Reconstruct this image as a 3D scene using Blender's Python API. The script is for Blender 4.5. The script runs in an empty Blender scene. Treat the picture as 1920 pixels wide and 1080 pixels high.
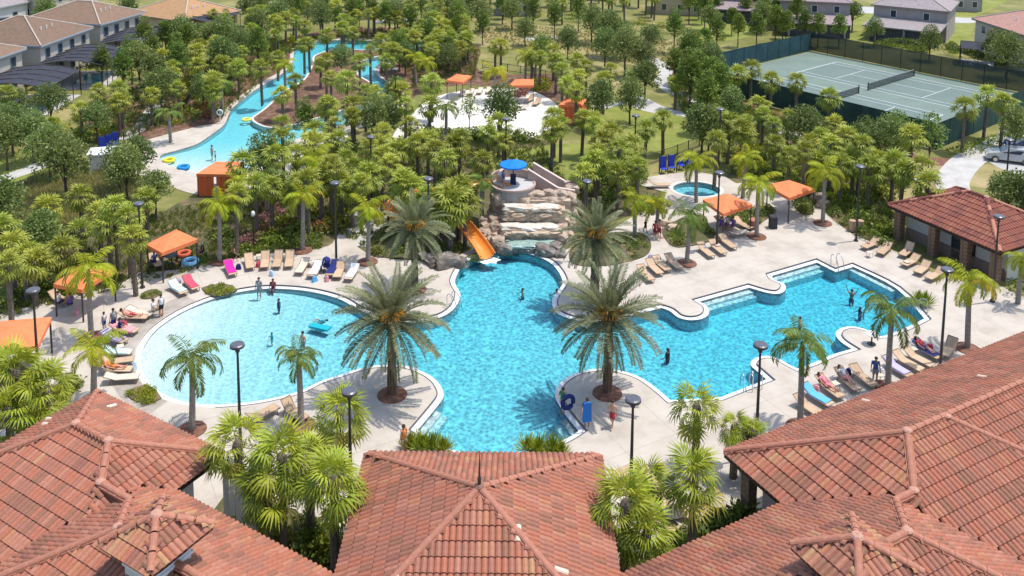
import bpy, bmesh, math, random
import numpy as np
from math import sin, cos, pi, radians, hypot, atan2, sqrt
from mathutils import Vector, Matrix, noise
from mathutils.geometry import tessellate_polygon

random.seed(11)
scene = bpy.context.scene
COL = scene.collection
V = Vector

# ------------------------------------------------------------------ camera (perspective-corrected lens: level-ish body, lens shifted down)
FPX, PITCH, ROLL, CY, CAMH = 1715.0, 0.128, 0.008, -68.0, 32.8
_c, _s = cos(PITCH), sin(PITCH)
_F = V((0, _c, -_s)); _R0 = V((1, 0, 0)); _U0 = V((0, _s, _c))
_R = _R0 * cos(ROLL) + _U0 * sin(ROLL); _U = _U0 * cos(ROLL) - _R0 * sin(ROLL)
cam = bpy.data.cameras.new('camera'); camo = bpy.data.objects.new('camera', cam); COL.objects.link(camo)
m3 = Matrix((_R, _U, -_F)).transposed()
camo.matrix_world = Matrix.Translation((0, 0, CAMH)) @ m3.to_4x4()
cam.sensor_width = 36; cam.lens = FPX / 1920 * 36; cam.shift_y = (CY - 540) / 1920; cam.clip_start = .5; cam.clip_end = 6000
scene.camera = camo

def W(x, y, z=0.0):
    d = _F + _R * ((x - 960) / FPX) - _U * ((y - CY) / FPX)
    t = (z - CAMH) / d.z
    return V((d.x * t, d.y * t, z))
def PX(p):
    q = V(p) - V((0, 0, CAMH)); d = q.dot(_F)
    if d < .1: return (-9999, -9999)
    return (960 + FPX * q.dot(_R) / d, CY - FPX * q.dot(_U) / d)

# ------------------------------------------------------------------ daylight
SUN_EL = radians(70); SUN_DIR = V((0.95, 0.24, 0)).normalized()
world = bpy.data.worlds.new('World'); scene.world = world; world.use_nodes = True
wn = world.node_tree; bg = wn.nodes['Background']
sky = wn.nodes.new('ShaderNodeTexSky'); sky.sky_type = 'NISHITA'; sky.sun_disc = False
sky.sun_elevation = SUN_EL; sky.sun_rotation = atan2(SUN_DIR.x, SUN_DIR.y)
sky.air_density = 1.0; sky.dust_density = 1.5; sky.ozone_density = 1.0
wn.links.new(sky.outputs[0], bg.inputs[0]); bg.inputs[1].default_value = 0.15
sl = bpy.data.lights.new('sun', 'SUN'); sl.energy = 2.35; sl.angle = radians(.53); sl.color = (1, .955, .89)
so = bpy.data.objects.new('sun', sl); COL.objects.link(so)
sd = V((SUN_DIR.x * cos(SUN_EL), SUN_DIR.y * cos(SUN_EL), sin(SUN_EL)))
so.rotation_euler = sd.to_track_quat('Z', 'Y').to_euler()
scene.view_settings.view_transform = 'Standard'; scene.view_settings.look = 'None'
scene.view_settings.exposure = 0.73; scene.view_settings.gamma = 1
scene.view_settings.use_curve_mapping = False
scene.cycles.max_bounces = 6; scene.cycles.diffuse_bounces = 2; scene.cycles.glossy_bounces = 2
scene.cycles.transmission_bounces = 4; scene.cycles.transparent_max_bounces = 10
scene.cycles.caustics_reflective = False; scene.cycles.caustics_refractive = False

# ------------------------------------------------------------------ materials
MATS = {}
def nd(t, k, **kw):
    n = t.nodes.new(k)
    for a, b in kw.items(): setattr(n, a, b)
    return n
def mat(name, c1, c2=None, scale=3., rough=.8, bump=0., bscale=20., spec=.3, c3=None, objrand=0., metal=0., detail=4, lo=.35, hi=.65, stretch=None):
    if name in MATS: return MATS[name]
    m = bpy.data.materials.new(name); m.use_nodes = True; t = m.node_tree
    b = t.nodes['Principled BSDF']; b.inputs['Roughness'].default_value = rough
    b.inputs['Specular IOR Level'].default_value = spec; b.inputs['Metallic'].default_value = metal
    co = nd(t, 'ShaderNodeTexCoord'); src = co.outputs['Object']
    if stretch:
        mp = nd(t, 'ShaderNodeMapping'); mp.inputs['Scale'].default_value = stretch; t.links.new(src, mp.inputs[0]); src = mp.outputs[0]
    if c2 is not None:
        n = nd(t, 'ShaderNodeTexNoise'); n.inputs['Scale'].default_value = scale; n.inputs['Detail'].default_value = detail; n.inputs['Roughness'].default_value = .65
        t.links.new(src, n.inputs['Vector'])
        r = nd(t, 'ShaderNodeValToRGB'); r.color_ramp.elements[0].position = lo; r.color_ramp.elements[1].position = hi
        r.color_ramp.elements[0].color = (*c1, 1); r.color_ramp.elements[1].color = (*c2, 1)
        if c3 is not None:
            e = r.color_ramp.elements.new((lo + hi) / 2); e.color = (*c3, 1)
        t.links.new(n.outputs['Fac'], r.inputs[0]); out = r.outputs[0]
        if objrand:
            oi = nd(t, 'ShaderNodeObjectInfo'); hs = nd(t, 'ShaderNodeHueSaturation'); mr = nd(t, 'ShaderNodeMapRange')
            mr.inputs[3].default_value = 1 - objrand; mr.inputs[4].default_value = 1 + objrand
            t.links.new(oi.outputs['Random'], mr.inputs[0]); t.links.new(mr.outputs[0], hs.inputs['Value']); t.links.new(out, hs.inputs['Color']); out = hs.outputs[0]
        t.links.new(out, b.inputs['Base Color'])
    else: b.inputs['Base Color'].default_value = (*c1, 1)
    if bump:
        n2 = nd(t, 'ShaderNodeTexNoise'); n2.inputs['Scale'].default_value = bscale; n2.inputs['Detail'].default_value = 5
        t.links.new(src, n2.inputs['Vector'])
        bp = nd(t, 'ShaderNodeBump'); bp.inputs['Strength'].default_value = bump; bp.inputs['Distance'].default_value = .05
        t.links.new(n2.outputs['Fac'], bp.inputs['Height']); t.links.new(bp.outputs[0], b.inputs['Normal'])
    MATS[name] = m; return m

def leafmat(name, dark, light, dead=(.25, .16, .06), rough=.5, trans=.3):
    """foliage: colour from a per-leaf attribute (0 dark .. 1 light, >1 dying) with a slight per-plant shift; light passes through the blades"""
    if name in MATS: return MATS[name]
    m = bpy.data.materials.new(name); m.use_nodes = True; t = m.node_tree
    b = t.nodes['Principled BSDF']; b.inputs['Roughness'].default_value = rough; b.inputs['Specular IOR Level'].default_value = .35
    at = nd(t, 'ShaderNodeAttribute'); at.attribute_name = 'leaf'
    r = nd(t, 'ShaderNodeValToRGB'); e = r.color_ramp.elements
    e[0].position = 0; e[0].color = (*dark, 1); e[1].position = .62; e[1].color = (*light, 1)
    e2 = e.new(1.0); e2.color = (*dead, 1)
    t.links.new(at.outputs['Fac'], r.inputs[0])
    oi = nd(t, 'ShaderNodeObjectInfo'); hs = nd(t, 'ShaderNodeHueSaturation')
    mr = nd(t, 'ShaderNodeMapRange'); mr.inputs[3].default_value = .8; mr.inputs[4].default_value = 1.22
    mh = nd(t, 'ShaderNodeMapRange'); mh.inputs[3].default_value = .482; mh.inputs[4].default_value = .512
    ml = nd(t, 'ShaderNodeMath', operation='FRACT'); mm = nd(t, 'ShaderNodeMath', operation='MULTIPLY'); mm.inputs[1].default_value = 7.31
    t.links.new(oi.outputs['Random'], mr.inputs[0]); t.links.new(oi.outputs['Random'], mm.inputs[0]); t.links.new(mm.outputs[0], ml.inputs[0]); t.links.new(ml.outputs[0], mh.inputs[0])
    t.links.new(mr.outputs[0], hs.inputs['Value']); t.links.new(mh.outputs[0], hs.inputs['Hue']); t.links.new(r.outputs[0], hs.inputs['Color'])
    t.links.new(hs.outputs[0], b.inputs['Base Color'])
    tr = nd(t, 'ShaderNodeBsdfTranslucent'); t.links.new(hs.outputs[0], tr.inputs[0])
    mx = nd(t, 'ShaderNodeMixShader'); mx.inputs[0].default_value = trans
    t.links.new(b.outputs[0], mx.inputs[1]); t.links.new(tr.outputs[0], mx.inputs[2]); t.links.new(mx.outputs[0], t.nodes['Material Output'].inputs[0])
    MATS[name] = m; return m

concrete = mat('pool_deck_concrete', (.43, .375, .31), (.55, .495, .42), .45, .9, .12, 40, c3=(.515, .455, .385), detail=10)
coping_m = mat('coping_concrete', (.60, .56, .50), (.66, .63, .58), 3, .8)
walk_m = mat('walkway_concrete', (.42, .40, .37), (.55, .53, .50), .8, .9, detail=6)
sand_m = mat('white_sand', (.62, .57, .49), (.74, .70, .63), .6, .95, .5, 3, detail=8)
grass_m = mat('park_grass', (.15, .15, .038), (.32, .27, .11), .16, .95, .5, 8, c3=(.19, .19, .055), detail=10)
lawn_m = mat('watered_lawn', (.15, .19, .03), (.28, .28, .07), .35, .95, .4, 12, detail=8)
dry_m = mat('dry_grass', (.22, .19, .07), (.40, .31, .16), .22, .95, .5, 8, c3=(.31, .26, .11), detail=10)
wild_m = mat('wild_grass_slope', (.12, .14, .035), (.34, .29, .13), .45, .95, .8, 4, c3=(.21, .21, .07), detail=10)
mulch_m = mat('brown_mulch', (.12, .068, .042), (.27, .17, .115), 1.2, .95, .8, 14, c3=(.15, .08, .05), detail=10)
redmulch_m = mat('red_mulch', (.15, .06, .035), (.27, .14, .10), 3, .95, .8, 20, detail=8)
bed_m = mat('planted_bed_soil', (.10, .085, .04), (.25, .17, .10), .5, .95, .8, 10, c3=(.10, .10, .04), detail=10)
road_m = mat('road', (.40, .39, .37), (.48, .47, .45), .5, .9)
plaster_m = mat('white_pool_plaster', (.80, .84, .85), (.88, .90, .90), 2, .7)
darktile_m = mat('dark_waterline_tile', (.03, .045, .07), (.06, .08, .11), 30, .3)
white_m = mat('white_paint', (.75, .75, .74), rough=.5)
courtg_m = mat('court_outer_green', (.15, .205, .17), (.185, .24, .20), .3, .85, detail=8)
courtb_m = mat('court_playing_green', (.135, .185, .165), (.16, .21, .185), .3, .85, detail=8)
stucco_m = mat('beige_stucco', (.50, .44, .36), (.56, .50, .42), 1, .9, .1, 60)
stuccow_m = mat('white_stucco', (.62, .60, .57), (.68, .66, .63), 1, .9, .1, 60)
stuccop_m = mat('pink_stucco', (.45, .32, .26), (.53, .39, .32), 1, .9, .2, 50)
stuccog_m = mat('grey_stucco', (.33, .29, .27), (.38, .34, .32), 1, .9)
stuccoy_m = mat('sand_yellow_stucco', (.50, .40, .25), (.55, .45, .30), 1, .9)
trim_m = mat('dark_brown_trim', (.035, .022, .018), rough=.6)
glass_m = mat('dark_window_glass', (.03, .045, .06), rough=.12, spec=.8)
blueframe_m = mat('pale_blue_window', (.18, .28, .38), rough=.3, spec=.6)
TERRA = [mat('terracotta_tile_%s' % n, (c[0], c[1] * 1.02, c[2] * .90), (c[0] * 1.28, c[1] * 1.24, c[2] * 1.24), 7, .72, .25, 30, spec=.35, detail=3) for n, c in
         (('plum', (.225, .092, .066)), ('brown', (.235, .105, .066)), ('rose', (.285, .118, .080)), ('red', (.325, .118, .072)), ('salmon', (.345, .148, .098)), ('orange', (.35, .155, .085)), ('sand', (.35, .19, .105)), ('pale', (.60, .48, .40)))]
TERRAD = [mat('old_red_tile_%s' % n, c, tuple(min(1, k * 1.3) for k in c), 7, .75, .2, 30, detail=3) for n, c in
         (('plum', (.165, .055, .042)), ('brown', (.18, .065, .045)), ('rose', (.215, .072, .05)), ('red', (.235, .075, .048)), ('orange', (.25, .095, .058)))]
ridge_m = mat('ridge_cap_clay', (.36, .14, .09), (.45, .20, .13), 4, .75, .2, 20)
mortar_m = mat('pale_mortar', (.44, .22, .155), (.54, .31, .23), 12, .9, .4, 30)
deckroof_m = mat('roof_underlay', (.16, .055, .035), rough=.9)
shingle = {k: mat('shingle_' + k, c, tuple(x * 1.35 for x in c), 2.2, .9, .2, 8, detail=8) for k, c in
           dict(tan=(.185, .12, .08), brown=(.16, .105, .072), orange=(.34, .20, .10), pink=(.36, .20, .16), grey=(.26, .225, .22), mauve=(.26, .20, .205)).items()}
screen_m = mat('dark_insect_screen', (.055, .06, .075), (.09, .095, .115), 1.5, .6)
orange_m = mat('orange_canvas', (.80, .20, .07), (.86, .24, .10), 1.4, .8, .15, 3)
blue_m = mat('blue_canvas', (.0, .17, .72), (.01, .22, .80), 2, .7)
pole_m = mat('dark_bronze_metal', (.045, .036, .034), rough=.45, spec=.5)
lampglass_m = mat('grey_lamp_cap', (.075, .075, .09), (.11, .11, .125), 9, .35, spec=.6)
steel_m = mat('steel_rail', (.55, .55, .55), rough=.25, metal=.9)
trunkg_m = mat('grey_palm_trunk', (.22, .19, .165), (.36, .32, .28), 5, .9, .6, 12, stretch=(1, 1, 5))
trunkb_m = mat('brown_palm_trunk', (.085, .055, .035), (.20, .14, .095), 9, .95, .9, 14)
trunks_m = mat('cabbage_palm_trunk', (.10, .08, .06), (.22, .18, .14), 6, .95, .8, 12, stretch=(1, 1, 3))
shaft_m = mat('green_crownshaft', (.20, .22, .05), (.30, .28, .09), 4, .6)
bark_m = mat('tree_bark', (.07, .05, .04), (.14, .11, .085), 8, .95, .5, 20)
rock_m = mat('tan_boulder', (.29, .20, .14), (.60, .46, .34), 2.4, .85, .8, 6, c3=(.40, .31, .235), detail=8)
ledge_m = mat('cream_wet_ledge', (.56, .50, .41), (.74, .70, .61), 2.5, .45, .4, 9, spec=.5)
rockp_m = mat('pale_ledge_rock', (.42, .31, .22), (.64, .51, .37), 2.6, .8, .7, 6, detail=8)
rockg_m = mat('grey_wet_rock', (.10, .085, .07), (.30, .26, .22), 1.8, .45, .8, 6, detail=8)
slide_m = mat('orange_fibreglass', (.80, .25, .035), (.84, .30, .06), 2, .25, spec=.5)
lfab_m = mat('tan_sling_fabric', (.50, .34, .21), (.60, .43, .29), 3, .8, objrand=.12)
lfabp_m = mat('cream_sling_fabric', (.62, .52, .40), (.70, .60, .48), 3, .8)
lframe_m = mat('bronze_lounge_frame', (.30, .23, .17), rough=.5)
SKIN = [mat('skin_fair', (.62, .36, .25), rough=.6), mat('skin_tan', (.45, .24, .15), rough=.6), mat('skin_brown', (.22, .11, .065), rough=.6), mat('skin_sunburnt', (.66, .30, .22), rough=.6)]
def solid(name, c, rough=.8): return mat(name, c, tuple(min(1, x * 1.12) for x in c), 6, rough)
L_sabal = leafmat('cabbage_palm_leaf', (.12, .17, .022), (.40, .44, .06), (.42, .31, .09))
L_sabaln = leafmat('near_cabbage_palm_leaf', (.11, .16, .012), (.40, .45, .035), (.52, .42, .08))
L_queen = leafmat('queen_palm_leaf', (.17, .25, .015), (.42, .46, .02), (.58, .42, .04), trans=.38)
L_queeng = leafmat('green_queen_palm_leaf', (.085, .15, .02), (.19, .27, .045), (.40, .32, .09), trans=.35)
L_date = leafmat('date_palm_leaf', (.085, .10, .045), (.265, .275, .13), (.42, .32, .14), rough=.42)
L_oak = leafmat('oak_leaf', (.09, .135, .03), (.25, .31, .085), (.15, .18, .06))
L_pine = leafmat('pine_needle', (.08, .13, .022), (.25, .34, .05), (.2, .22, .06))
L_young = leafmat('young_tree_leaf', (.09, .15, .02), (.25, .34, .06), (.34, .3, .08))
L_shrubd = leafmat('dark_shrub_leaf', (.08, .11, .02), (.23, .28, .055), (.2, .2, .06))
L_shrubg = leafmat('green_shrub_leaf', (.09, .13, .015), (.26, .32, .045), (.30, .28, .06))
L_shruby = leafmat('yellow_shrub_leaf', (.20, .24, .015), (.42, .40, .03), (.52, .40, .05))
L_shrubr = leafmat('croton_leaf', (.14, .035, .03), (.38, .16, .08), (.42, .22, .05))
L_shrubp = leafmat('pink_flowering_leaf', (.14, .07, .05), (.42, .22, .20), (.40, .30, .20))

# pool water: clear absorbing body under a rippled surface
def water_mat(name, col, dens, scale, mn):
    m = bpy.data.materials.new(name); m.use_nodes = True; t = m.node_tree
    t.nodes.remove(t.nodes['Principled BSDF']); out = t.nodes['Material Output']
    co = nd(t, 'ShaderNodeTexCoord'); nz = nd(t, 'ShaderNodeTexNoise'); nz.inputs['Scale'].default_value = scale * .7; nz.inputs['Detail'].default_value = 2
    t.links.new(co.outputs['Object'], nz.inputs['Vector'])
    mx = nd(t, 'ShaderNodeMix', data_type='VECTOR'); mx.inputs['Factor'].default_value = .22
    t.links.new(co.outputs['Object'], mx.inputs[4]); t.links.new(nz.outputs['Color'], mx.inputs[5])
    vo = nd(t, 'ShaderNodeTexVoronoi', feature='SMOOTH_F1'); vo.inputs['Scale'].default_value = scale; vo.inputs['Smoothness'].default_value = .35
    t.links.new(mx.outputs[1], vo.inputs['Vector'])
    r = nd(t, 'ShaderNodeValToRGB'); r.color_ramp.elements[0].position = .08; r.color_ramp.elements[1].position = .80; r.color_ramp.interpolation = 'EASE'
    r.color_ramp.elements[0].color = (mn, mn, mn, 1); r.color_ramp.elements[1].color = (1, 1, 1, 1)  # caustic light painted into the surface transparency: dim cell centres, bright edges
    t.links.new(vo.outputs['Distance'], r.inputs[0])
    # painted caustic pattern fades towards the shallow beach end, full over the deep part
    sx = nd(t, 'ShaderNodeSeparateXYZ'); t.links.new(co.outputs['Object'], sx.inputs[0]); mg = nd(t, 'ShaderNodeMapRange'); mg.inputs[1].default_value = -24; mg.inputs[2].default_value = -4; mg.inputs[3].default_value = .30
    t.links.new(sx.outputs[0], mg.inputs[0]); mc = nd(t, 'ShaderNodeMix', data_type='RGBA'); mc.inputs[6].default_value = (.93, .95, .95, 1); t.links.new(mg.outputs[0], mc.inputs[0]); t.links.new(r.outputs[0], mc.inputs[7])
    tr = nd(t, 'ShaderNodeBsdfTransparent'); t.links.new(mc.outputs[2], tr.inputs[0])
    gl = nd(t, 'ShaderNodeBsdfGlossy'); gl.inputs['Roughness'].default_value = .06
    n2 = nd(t, 'ShaderNodeTexNoise'); n2.inputs['Scale'].default_value = scale * 1.1; n2.inputs['Detail'].default_value = 3
    t.links.new(co.outputs['Object'], n2.inputs['Vector'])
    bp = nd(t, 'ShaderNodeBump'); bp.inputs['Strength'].default_value = .6; bp.inputs['Distance'].default_value = .12
    t.links.new(n2.outputs['Fac'], bp.inputs['Height']); t.links.new(bp.outputs[0], gl.inputs['Normal'])
    fr = nd(t, 'ShaderNodeFresnel'); fr.inputs['IOR'].default_value = 1.33; t.links.new(bp.outputs[0], fr.inputs['Normal'])
    ms = nd(t, 'ShaderNodeMixShader'); t.links.new(fr.outputs[0], ms.inputs[0]); t.links.new(tr.outputs[0], ms.inputs[1]); t.links.new(gl.outputs[0], ms.inputs[2])
    t.links.new(ms.outputs[0], out.inputs['Surface'])
    ab = nd(t, 'ShaderNodeVolumeAbsorption'); ab.inputs['Color'].default_value = (*col, 1); ab.inputs['Density'].default_value = dens
    t.links.new(ab.outputs[0], out.inputs['Volume'])
    MATS[name] = m; return m
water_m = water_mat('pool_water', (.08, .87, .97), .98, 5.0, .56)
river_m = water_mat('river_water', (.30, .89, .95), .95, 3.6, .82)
def spill_mat():
    m = mat('falling_water', (.40, .50, .46), (.68, .72, .68), 5, .3, .5, 14, spec=.5, stretch=(3, 3, .6)); return m
spill_m = spill_mat(); shallow_m = mat('shallow_fall_water', (.20, .33, .28), (.42, .52, .46), 3, .15, .4, 10, spec=.6)
foam_m = mat('splash_foam', (.80, .86, .88), (.9, .93, .94), 6, .6, .5, 10)

# ------------------------------------------------------------------ mesh helpers
class MB:
    def __init__(s): s.v = []; s.f = []; s.m = []; s.a = []
    def add(s, vs, fs, m=0, a=0.):
        o = len(s.v); s.v += [tuple(p) for p in vs]; s.f += [tuple(i + o for i in f) for f in fs]; s.m += [m] * len(fs); s.a += [a] * len(fs); return s
    def box(s, c, d, m=0, rz=0., M=None, taper=1.):
        x, y, z = d[0] / 2, d[1] / 2, d[2] / 2
        vs = [V((sx * x * (taper if sz > 0 else 1), sy * y * (taper if sz > 0 else 1), sz * z)) for sz in (-1, 1) for sx, sy in ((-1, -1), (1, -1), (1, 1), (-1, 1))]
        R = Matrix.Rotation(rz, 3, 'Z')
        vs = [R @ p + V(c) for p in vs]
        if M: vs = [M @ p for p in vs]
        return s.add(vs, [(0, 3, 2, 1), (4, 5, 6, 7), (0, 1, 5, 4), (1, 2, 6, 5), (2, 3, 7, 6), (3, 0, 4, 7)], m)
    def tube(s, pts, rad, n=8, m=0, cap=True):
        pts = [V(p) for p in pts]
        if not hasattr(rad, '__len__'): rad = [rad] * len(pts)
        rings = []; vs = []
        for i, p in enumerate(pts):
            t = (pts[min(i + 1, len(pts) - 1)] - pts[max(i - 1, 0)]).normalized()
            a = t.cross(V((0, 0, 1)) if abs(t.z) < .9 else V((1, 0, 0))).normalized(); b = t.cross(a)
            vs += [p + (a * cos(2 * pi * k / n) + b * sin(2 * pi * k / n)) * rad[i] for k in range(n)]
        fs = []
        for i in range(len(pts) - 1):
            for k in range(n):
                fs.append((i * n + k, i * n + (k + 1) % n, (i + 1) * n + (k + 1) % n, (i + 1) * n + k))
        if cap: fs.append(tuple(range(n - 1, -1, -1))); fs.append(tuple((len(pts) - 1) * n + k for k in range(n)))
        return s.add(vs, fs, m)
    def disc(s, c, r0, r1, h, n=16, m=0):
        return s.tube([V(c), V(c) + V((0, 0, h))], [r0, r1], n, m)
    def ell(s, c, r, n=10, k=6, m=0, jit=0., rot=None):
        vs = []; fs = []
        for i in range(k + 1):
            th = pi * i / k
            for j in range(n):
                ph = 2 * pi * j / n
                p = V((sin(th) * cos(ph) * r[0], sin(th) * sin(ph) * r[1], cos(th) * r[2]))
                if jit: p *= 1 + random.uniform(-jit, jit)
                if rot: p = rot @ p
                vs.append(p + V(c))
        for i in range(k):
            for j in range(n): fs.append((i * n + j, (i + 1) * n + j, (i + 1) * n + (j + 1) % n, i * n + (j + 1) % n))
        return s.add(vs, fs, m)
    def mesh(s, name, mats, smooth=False):
        me = bpy.data.meshes.new(name); me.from_pydata([tuple(p) for p in s.v], [], s.f)
        for m in (mats if isinstance(mats, (list, tuple)) else [mats]): me.materials.append(m)
        if isinstance(mats, (list, tuple)) and len(mats) > 1: me.polygons.foreach_set('material_index', s.m)
        if smooth: me.polygons.foreach_set('use_smooth', [True] * len(s.f))
        if any(s.a):
            at = me.attributes.new('leaf', 'FLOAT', 'FACE'); at.data.foreach_set('value', s.a)
        me.update(); return me
def obj(name, me, parent=None, loc=(0, 0, 0), rz=0., sc=None, M=None, kind=None, label=None):
    if isinstance(me, tuple): me = me[0].mesh(name, *me[1:])
    o = bpy.data.objects.new(name, me); COL.objects.link(o)
    if M is not None: o.matrix_local = M
    else:
        o.location = loc; o.rotation_euler = (0, 0, rz)
        if sc: o.scale = (sc, sc, sc) if not hasattr(sc, '__len__') else sc
    if parent: o.parent = parent
    if kind: o['kind'] = kind
    if label: o['label'] = label
    return o
def thing(name, label, cat, loc=(0, 0, 0), rz=0., group=None, me=None, sc=None):
    o = bpy.data.objects.new(name, me); COL.objects.link(o); o.location = loc; o.rotation_euler = (0, 0, rz)
    if sc: o.scale = (sc, sc, sc) if not hasattr(sc, '__len__') else sc
    o['label'] = label; o['category'] = cat
    if group: o['group'] = group
    return o
def copytree(src, loc, rz, label, group=None, sc=None):
    def cp(o, par):
        c = o.copy(); COL.objects.link(c); c.parent = par
        for ch in KIDS.get(o.name, []): cp(ch, c)
        return c
    c = cp(src, None); c.location = loc; c.rotation_euler = (0, 0, rz); c['label'] = label
    if group: c['group'] = group
    if sc: c.scale = (sc, sc, sc) if not hasattr(sc, '__len__') else sc
    return c
KIDS = {}
def kids_of(o):
    for ch in COL.objects:
        if ch.parent == o: KIDS.setdefault(o.name, []).append(ch)
    return KIDS.get(o.name, [])

# automatic labels: what the plant or chair is, the landmark it stands nearest to, and its rank there
LM = [((1600, 150), 'the tennis courts'), ((870, 190), 'the white sand area'), ((410, 325), 'the boxy orange cabana'), ((430, 250), 'the river beach'),
      ((560, 190), 'the river island'), ((964, 315), 'the blue umbrella'), ((1300, 350), 'the hot tub'), ((890, 450), 'the orange water slide'), ((680, 430), 'the palm walkway'),
      ((320, 455), 'the peaked orange canopy'), ((155, 520), 'the half hidden canopy'), ((45, 625), 'the left edge canopy'), ((200, 650), 'the left lounger row'),
      ((1363, 385), 'the hot tub canopy'), ((1483, 355), 'the trash bin canopy'), ((1790, 420), 'the pool house'), ((1890, 300), 'the parked car'),
      ((280, 30), 'the tan roofed houses'), ((100, 150), 'the screened patio'), ((1385, 30), 'the shaded porch house'), ((1700, 40), 'the grey roofed house'), ((1870, 50), 'the pink roofed house'),
      ((1000, 80), 'the dry grass clearing'), ((1190, 240), 'the lawn beside the lamp'), ((740, 90), 'the far river bend'), ((985, 430), 'the rock waterfall'), ((1080, 170), 'the sand cabana'),
      ((60, 330), 'the slope path on the left'), ((440, 150), 'the curve of the river bank'), ((1245, 315), 'the blue high backed chairs'), ((890, 950), 'the middle tiled roof'), ((200, 850), 'the left tiled roof'),
      ((1600, 900), 'the right tiled roof'), ((550, 900), 'the left roof gap'), ((1250, 930), 'the right roof gap'), ((700, 330), 'the palm grove lamp'), ((330, 850), 'the shallow end of the pool'),
      ((1200, 480), 'the curved bed'), ((520, 490), 'the row of tan loungers'), ((1700, 490), 'the pool house loungers'), ((1600, 600), 'the right arm of the pool'), ((740, 740), 'the left pool peninsula'), ((1140, 740), 'the right pool peninsula')]
AUTO = {}
def auto(o, px, noun, group=None):
    best = min(LM, key=lambda l: (l[0][0] - px[0]) ** 2 + ((l[0][1] - px[1]) * 1.6) ** 2)
    dx, dy = px[0] - best[0][0], (px[1] - best[0][1]) * 1.6
    if abs(dx) > abs(dy): rel = 'left of' if dx < 0 else 'right of'
    else: rel = 'behind' if dy < 0 else 'in front of'
    AUTO.setdefault((noun, rel, best[1]), []).append((px[0], o, group))
ORD = ['first', 'second', 'third', 'fourth', 'fifth', 'sixth', 'seventh', 'eighth', 'ninth', 'tenth', 'eleventh', 'twelfth', 'thirteenth', 'fourteenth', 'fifteenth', 'sixteenth', 'seventeenth', 'eighteenth', 'nineteenth', 'twentieth']
def finish_labels():
    for (noun, rel, lm), L in AUTO.items():
        L.sort(key=lambda t: -t[1].location.y); m = len(L); rows = max(1, math.ceil(m / 18)); per = math.ceil(m / rows)
        nm = {1: [''], 2: ['farther row, ', 'nearer row, '], 3: ['farthest row, ', 'middle row, ', 'nearest row, ']}.get(rows) or [ORD[i] + ' row from back, ' for i in range(rows)]
        for r in range(rows):
            Q_ = sorted(L[r * per:(r + 1) * per], key=lambda t: t[0])
            for i, (x, o, g) in enumerate(Q_):
                o['label'] = '%s %s %s' % (noun, rel, lm) + ('' if m == 1 else ', %s%s from left' % (nm[r], ORD[i]))
                if g: o['group'] = g

# ------------------------------------------------------------------ outlines
def catmull(pts, sharp=(), n=5, closed=True):
    """smooth curve through points; indices in sharp stay corners"""
    P = [V((p[0], p[1])) for p in pts]; N = len(P); out = []
    rng = range(N) if closed else range(N - 1)
    for i in rng:
        a, b, c, d = P[(i - 1) % N] if closed or i > 0 else P[0], P[i], P[(i + 1) % N], P[(i + 2) % N] if closed or i < N - 2 else P[-1]
        if i in sharp: a = b
        if (i + 1) % N in sharp: d = c
        if i in sharp and (i + 1) % N in sharp: out.append(b); continue
        for k in range(n):
            t = k / n
            out.append(.5 * ((2 * b) + (c - a) * t + (2 * a - 5 * b + 4 * c - d) * t * t + (3 * b - a - 3 * c + d) * t ** 3))
    if not closed: out.append(P[-1])
    return [(p.x, p.y) for p in out]
def ground(pxs, z=0.): return [(W(x, y, z).x, W(x, y, z).y) for x, y in pxs]
def inside(p, poly):
    x, y = p[0], p[1]; c = False; j = len(poly) - 1
    for i in range(len(poly)):
        xi, yi = poly[i]; xj, yj = poly[j]
        if (yi > y) != (yj > y) and x < (xj - xi) * (y - yi) / (yj - yi) + xi: c = not c
        j = i
    return c
def area(p): return sum(p[i - 1][0] * p[i][1] - p[i][0] * p[i - 1][1] for i in range(len(p))) / 2
def offset(poly, d):
    """outset (d>0) of a closed outline"""
    if area(poly) < 0: poly = poly[::-1]
    n = len(poly); out = []
    for i in range(n):
        a, b, c = V(poly[i - 1]), V(poly[i]), V(poly[(i + 1) % n])
        e1 = (b - a).normalized() if (b - a).length > 1e-6 else V((1, 0)); e2 = (c - b).normalized() if (c - b).length > 1e-6 else e1
        n1, n2 = V((e1.y, -e1.x)), V((e2.y, -e2.x)); m = n1 + n2
        if m.length < 1e-3: m = n1
        m = m.normalized(); k = 1 / max(.5, m.dot(n1))
        out.append(tuple(b + m * d * k))
    return out
def sheet(name, polys, z, m, thick=0., kind='structure', parent=None, label=None, cat=None):
    polys = [p if (area(p) > 0) == (i == 0) else p[::-1] for i, p in enumerate(polys)]
    tri = tessellate_polygon([[V((x, y, 0)) for x, y in p] for p in polys])
    flat = [q for p in polys for q in p]
    b = MB(); vs = [(x, y, z) for x, y in flat]; fs = []
    for t in tri:
        a, c, d = [flat[i] for i in t]
        cr = (c[0] - a[0]) * (d[1] - a[1]) - (c[1] - a[1]) * (d[0] - a[0])
        if abs(cr) < 1e-9: continue
        fs.append(tuple(t) if cr > 0 else tuple(t)[::-1])
    b.add(vs, fs)
    if thick:
        o = 0
        for p in polys:
            n = len(p)
            b.add([(x, y, z) for x, y in p] + [(x, y, z - thick) for x, y in p], [(i, i + n, (i + 1) % n + n, (i + 1) % n) for i in range(n)]); o += n
    me = b.mesh(name, m)
    if cat: o = thing(name, label, cat, me=me)
    else: o = obj(name, me, parent)
    if kind and not cat: o['kind'] = kind
    return o
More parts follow.
